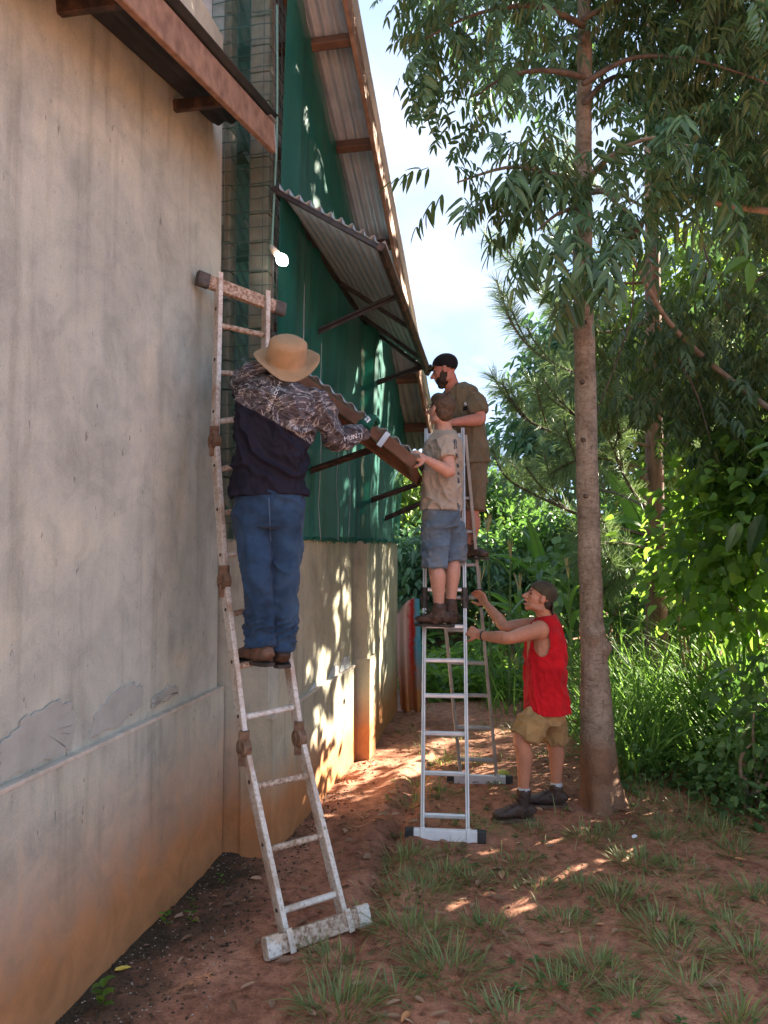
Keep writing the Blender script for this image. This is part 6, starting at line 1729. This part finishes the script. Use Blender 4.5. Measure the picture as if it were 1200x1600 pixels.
def grit(name, x, y, s, mat):
    kk = len(x); c = np.stack([x, y, ground_z(x, y) + s * .25], 1); v = c[:, None, :] + oct_v[None] * s[:, None, None] * rng.uniform(.55, 1.2, (kk, 6, 1)) * np.array([1, 1, .6])
    link(name, mesh_np(name, v.reshape(-1, 3), None, ((np.arange(kk) * 6)[:, None, None] + oct_t[None]).reshape(-1, 3)), mat, kind='stuff')
u = rng.uniform(-1.6, 3.0, 900); w_ = rng.random(900) ** 1.4 * .55
xy = np.array(A)[:2] + u[:, None] * np.array(D1)[:2] + (w_[:, None] + .05) * np.array(N1)[:2]
grit('grit', xy[:, 0], xy[:, 1], rng.uniform(.002, .007, 900), m_pebble)
m_clod = proc('soil_clod', (0.07, 0.035, 0.02), (0.24, 0.10, 0.055), 30, 0.95, bump=0.6)
x = np.concatenate([rng.uniform(-.9, 3, 420), rng.uniform(-.6, .7, 260)]); y = np.concatenate([rng.uniform(2.8, 8, 420), rng.uniform(4, 7.5, 260)])
grit('clods', x, y, rng.uniform(.005, .018, 680) * rng.uniform(.5, 1.2, 680), m_clod)
u = rng.uniform(-1.6, 3.4, 1500); w_ = rng.random(1500) ** 1.3 * .5
xy = np.array(A)[:2] + u[:, None] * np.array(D1)[:2] + (w_[:, None] + .04) * np.array(N1)[:2]
grit('humus', xy[:, 0], xy[:, 1], rng.uniform(.004, .013, 1500), proc('dark_humus', (0.02, 0.016, 0.01), (0.09, 0.06, 0.035), 30, .95, bump=.5))
def scrap(name, px, py, L, W, mat, label, cat, d=(1, .3, .1)):
    p = gnd(px, py); v, q, t = leaf_geo([(p.x, p.y, gz(p.x, p.y) + .012)], [d], [(0.1, -.3, 1)], L, W, droop=.05, fold=.15)
    return tag(link(name, mesh_np(name, v, q, t), mat), label, cat)
m_yl = proc('yellow_leaf', (0.45, 0.30, 0.04), (0.62, 0.45, 0.08), 30, .6, bump=.1)
scrap('leaf', 178, 1526, .075, .026, m_yl, 'yellow fallen leaf on the dark soil at the wall foot', 'leaf')
scrap('leaf', 1160, 1490, .09, .06, lf_dry, 'large curled brown leaf on the dirt at the right edge', 'leaf', (.9, -.3, .15))
scrap('leaf', 1095, 1545, .10, .045, lf_dry, 'dark brown dry leaf lying on bare dirt below the grass', 'leaf', (1, .1, .1))
scrap('scrap', 988, 1313, .045, .03, m_print_white, 'small pale scrap of litter on the dirt near the trunk', 'litter', (.8, .4, .3))
def sprout(px, py, n, L):
    c = gnd(px, py); s = Leaves(); zz = gz(c.x, c.y)
    for k in range(n):
        a = k * 2.4; s.add((c.x, c.y, zz + .02 + .012 * k), (math.cos(a), math.sin(a), .35), (0, 0, 1), L * random.uniform(.7, 1.1), L * .5)
    mb = MB(); o = tag(link('seedling', s.mesh('seedling'), lf_bright), '', 'seedling'); return o
for (px, py, n_, L, lab) in ((160, 1585, 9, .07, 'largest green seedling at the foot of the left wall'), (258, 1452, 6, .05, 'seedling by the wall foot above the yellow leaf'), (298, 1450, 5, .045, 'star-shaped seedling beside the old ladder foot'), (345, 1386, 5, .035, 'tiny seedling in the dark soil below the wall corner'), (300, 1425, 5, .03, 'tiny seedling between the wall foot and the ladder')):
    sprout(px, py, n_, L)['label'] = lab
m_fruit = proc('yellow_green_fruit', (0.42, 0.42, 0.06), (0.58, 0.52, 0.10), 14, .4, bump=.05)
fc = gnd(788, 1226); mb = MB(); mb.ell(Vector((fc.x, fc.y + .10, gz(fc.x, fc.y) + .036)), X_ * .055, Y_ * .042, Z * .04, 18, 12); mb.tube([Vector((fc.x + .05, fc.y + .1, .05)), Vector((fc.x + .068, fc.y + .1, .06))], [.006, .004], n=6)
tag(mb.build('fruit', m_fruit, smooth=True), 'yellow-green fruit on the ground behind the silver ladder foot', 'fruit')

# ------------------------------------------------------------------ painted cloth hung past the far corner, hut beyond
m_tarp, n, l, b, out = mat_new('painted_cloth')
g = n.new('ShaderNodeNewGeometry'); pos = g.outputs['Position']; sx = n.new('ShaderNodeSeparateXYZ'); l.new(pos, sx.inputs[0])
def lin(sock, a, b2):
    m_ = n.new('ShaderNodeMapRange'); m_.inputs['From Min'].default_value = a; m_.inputs['From Max'].default_value = b2; l.new(sock, m_.inputs['Value']); return m_.outputs[0]
nz = node_noise(n, l, 6, 4, .6, vec=pos, dist=1.0)
def add_(a, b2, k):
    m_ = n.new('ShaderNodeMath'); m_.operation = 'MULTIPLY_ADD'; m_.inputs[1].default_value = k; l.new(b2, m_.inputs[0]); l.new(a, m_.inputs[2]); return m_.outputs[0]
xa, xb = at(623, 1000, 8.95).x, at(662, 1000, 8.95).x
hx = add_(lin(sx.outputs['X'], xa, xb), nz, .35)
hz = add_(lin(sx.outputs['Z'], 0.0, 1.3), nz, .30)
c = node_ramp(n, l, hx, [(0.30, (0.62, 0.47, 0.42)), (0.55, (0.60, 0.33, 0.28)), (0.66, (0.50, 0.03, 0.03)), (0.78, (0.48, 0.05, 0.04)), (0.82, (0.14, 0.26, 0.36)), (1.1, (0.06, 0.30, 0.46))])
c = node_mix(n, l, node_ramp(n, l, hz, [(0.32, (1, 1, 1)), (0.70, (0, 0, 0))]), c, (0.46, 0.17, 0.055))
c = node_mix(n, l, node_ramp(n, l, hz, [(1.02, (0, 0, 0)), (1.08, (1, 1, 1))]), c, (0.58, 0.53, 0.44))
l.new(c, b.inputs['Base Color']); b.inputs['Roughness'].default_value = .8
vs = []; nu, nv = 26, 24
for j in range(nv + 1):
    for i in range(nu + 1):
        s, t = i / nu, j / nv; topy = 962 - 26 * s - 10 * math.sin(s * 3.1); y_ = topy + (1130 - topy) * t; xl = 619 + 10 * t ** 2; xr = 655 + 7 * t
        q_ = at(xl + (xr - xl) * s, y_, 8.95 + .05 * math.sin(s * 13 + t) * (.4 + t)); vs.append((q_.x, q_.y, max(q_.z, .01)))
i = np.arange((nu + 1) * (nv + 1)).reshape(nv + 1, nu + 1); q = np.stack([i[:-1, :-1], i[:-1, 1:], i[1:, 1:], i[1:, :-1]], -1).reshape(-1, 4)
tarp = tag(link('cloth', mesh_np('cloth', vs, q, smooth=True), m_tarp), 'painted red, white and blue cloth hanging past the far building corner', 'cloth')
so_ = tarp.modifiers.new('t', 'SOLIDIFY'); so_.thickness = .004
hut = thing('hut', (0.55, 15.5, 0), 'low hut with pale roof beyond the far building corner', 'hut')
mb = MB(); mb.beam((-.9, 15.8, .85), (1.1, 15.8, .85), .12, 1.2); mb.build('wall', m_plinth, hut)
corrugated('roof', (-1.2, 15.2, 1.45), (1.4, 15.2, 1.45), (-1.2, 17, 1.9), (1.4, 17, 1.9), 22, .012, m_zinc, hut, rows=2)
mb = MB(); mb.beam((.62, 15.1, 0), (.60, 15.1, 1.75), .07, .07); mb.build('post', m_wood_pale, hut)

# ------------------------------------------------------------------ trees beyond
def far_tree(base, label, ells, n, size, mat, r=.12, per=14, rad=.3, name='tree', group=None):
    t = thing(name, tuple(base), label, 'tree', group); base = Vector(base); c = Vector(ells[0][:3])
    mb = MB(); mb.tube([base, base.lerp(c, .5) + Vector((.1, 0, 0)), c], [r, r * .7, r * .35], n=10, sub=4); mb.build('trunk', m_bark, t, smooth=True)
    for e in ells[1:]:
        s_ = base.lerp(c, .6); branch(t, [s_, s_.lerp(Vector(e[:3]), .5) + Z * .15, Vector(e[:3])], r * .4, r * .12, m_twig_dark)
    crown_mesh('crown', ells, n, size, mat, per, rad, parent=t, kind='stuff'); return t
far_tree((.5, 17.5, 0), 'leafy yellow-green tree just past the far building corner', [E_(640, 790, 17.5, 1.0, .9, .9), E_(610, 850, 17.2, .9, .9, .8), E_(670, 850, 17.5, .9, .9, .9)], 5200, .20, lf_yell)
far_tree((1.3, 14.6, 0), 'blue-green bush behind the legs on the silver ladder', [E_(655, 890, 14.4, .75, .7, .55), E_(700, 880, 14.6, .8, .7, .6)], 3600, .17, lf_far2)
far_tree((2.9, 19, 0), 'dark spreading tree behind the maize', [E_(760, 770, 19, 1.1, 1, .8), E_(720, 830, 19, 1.2, 1, .9), E_(800, 850, 18.5, 1.3, 1, .7), E_(760, 900, 18, 1.4, 1, .7)], 6500, .22, lf_far)
far_tree((4.6, 17, 0), 'dense dark bush under the pine branches', [E_(850, 880, 16.5, 1.2, 1, .7), E_(910, 860, 16.5, 1.2, 1, .9), E_(820, 910, 15.5, .9, .9, .5)], 6000, .2, lf_far)
far_tree((4.5, 14.5, 0), 'round leafy tree rising behind the pine plumes', [E_(880, 620, 14.5, .85, .9, .8), E_(860, 700, 14.2, .9, .9, .7), E_(930, 560, 14.5, .8, .8, .8), E_(920, 680, 14.5, .9, .9, .8), E_(880, 530, 14, .5, .6, .4)], 7000, .19, lf_far2)
far_tree((6.3, 13.5, 0), 'tall bushy tree behind the dark drooping tree', [E_(1060, 480, 13.5, 1.3, 1, 1.1), E_(1160, 430, 13.5, 1.3, 1, 1.2), E_(1120, 620, 13, 1.3, 1, 1.1), E_(1000, 560, 13, .9, 1, .9), E_(1210, 600, 13, 1.2, 1, 1.2), E_(1100, 760, 12.5, 1.2, 1, .9)], 9500, .20, lf_yell)
far_tree((8.5, 17, 0), 'pale green tree far back at the right', [E_(1180, 700, 17, 1.8, 1.3, 1.6), E_(1100, 830, 16, 1.8, 1.2, 1.2), E_(1230, 500, 17, 1.8, 1.3, 1.6)], 7000, .25, lf_far)
for k, (x, y) in enumerate(((-1, 34), (5, 38), (11, 34), (16, 28))):
    far_tree((x, y, 0), ('distant rounded tree behind the building', 'distant broad tree on the skyline', 'distant leafy tree past the pine', 'distant tree at the far right')[k], [(x, y, 3.4, 2.6, 2, 1.5), (x + 1.8, y, 2.2, 2.2, 1.8, 1.5), (x - 1.8, y, 2.2, 2.2, 1.8, 1.5)], 5200, .38, lf_far, .2, 12, .55)
# unseen grove trees right of the frame, placed to shade the yard
for k, (x, y, h, s) in enumerate(((5.6, 8.7, 6.7, 1.2), (5.3, 7.4, 7.6, 1.3), (7.6, 7.6, 6.8, 1.2), (4.15, 5.0, 2.3, .85))):  # the low last one is added to keep sun off the foreground
    far_tree((x, y, 0), 'unseen leafy shade tree beyond the frame, right of the yard', [(x, y, h, s, s, s * .9), (x + s * .8, y + .4, h - .6, s * .8, s, s * .8), (x - s * .5, y - .5, h - .3, s * .8, s * .9, s * .8), (x, y + s * .7, h - 1.3, s, s * .8, s * .8)], 5200, .24, lf_main, .14, 12, .30, group='unseen shade trees')
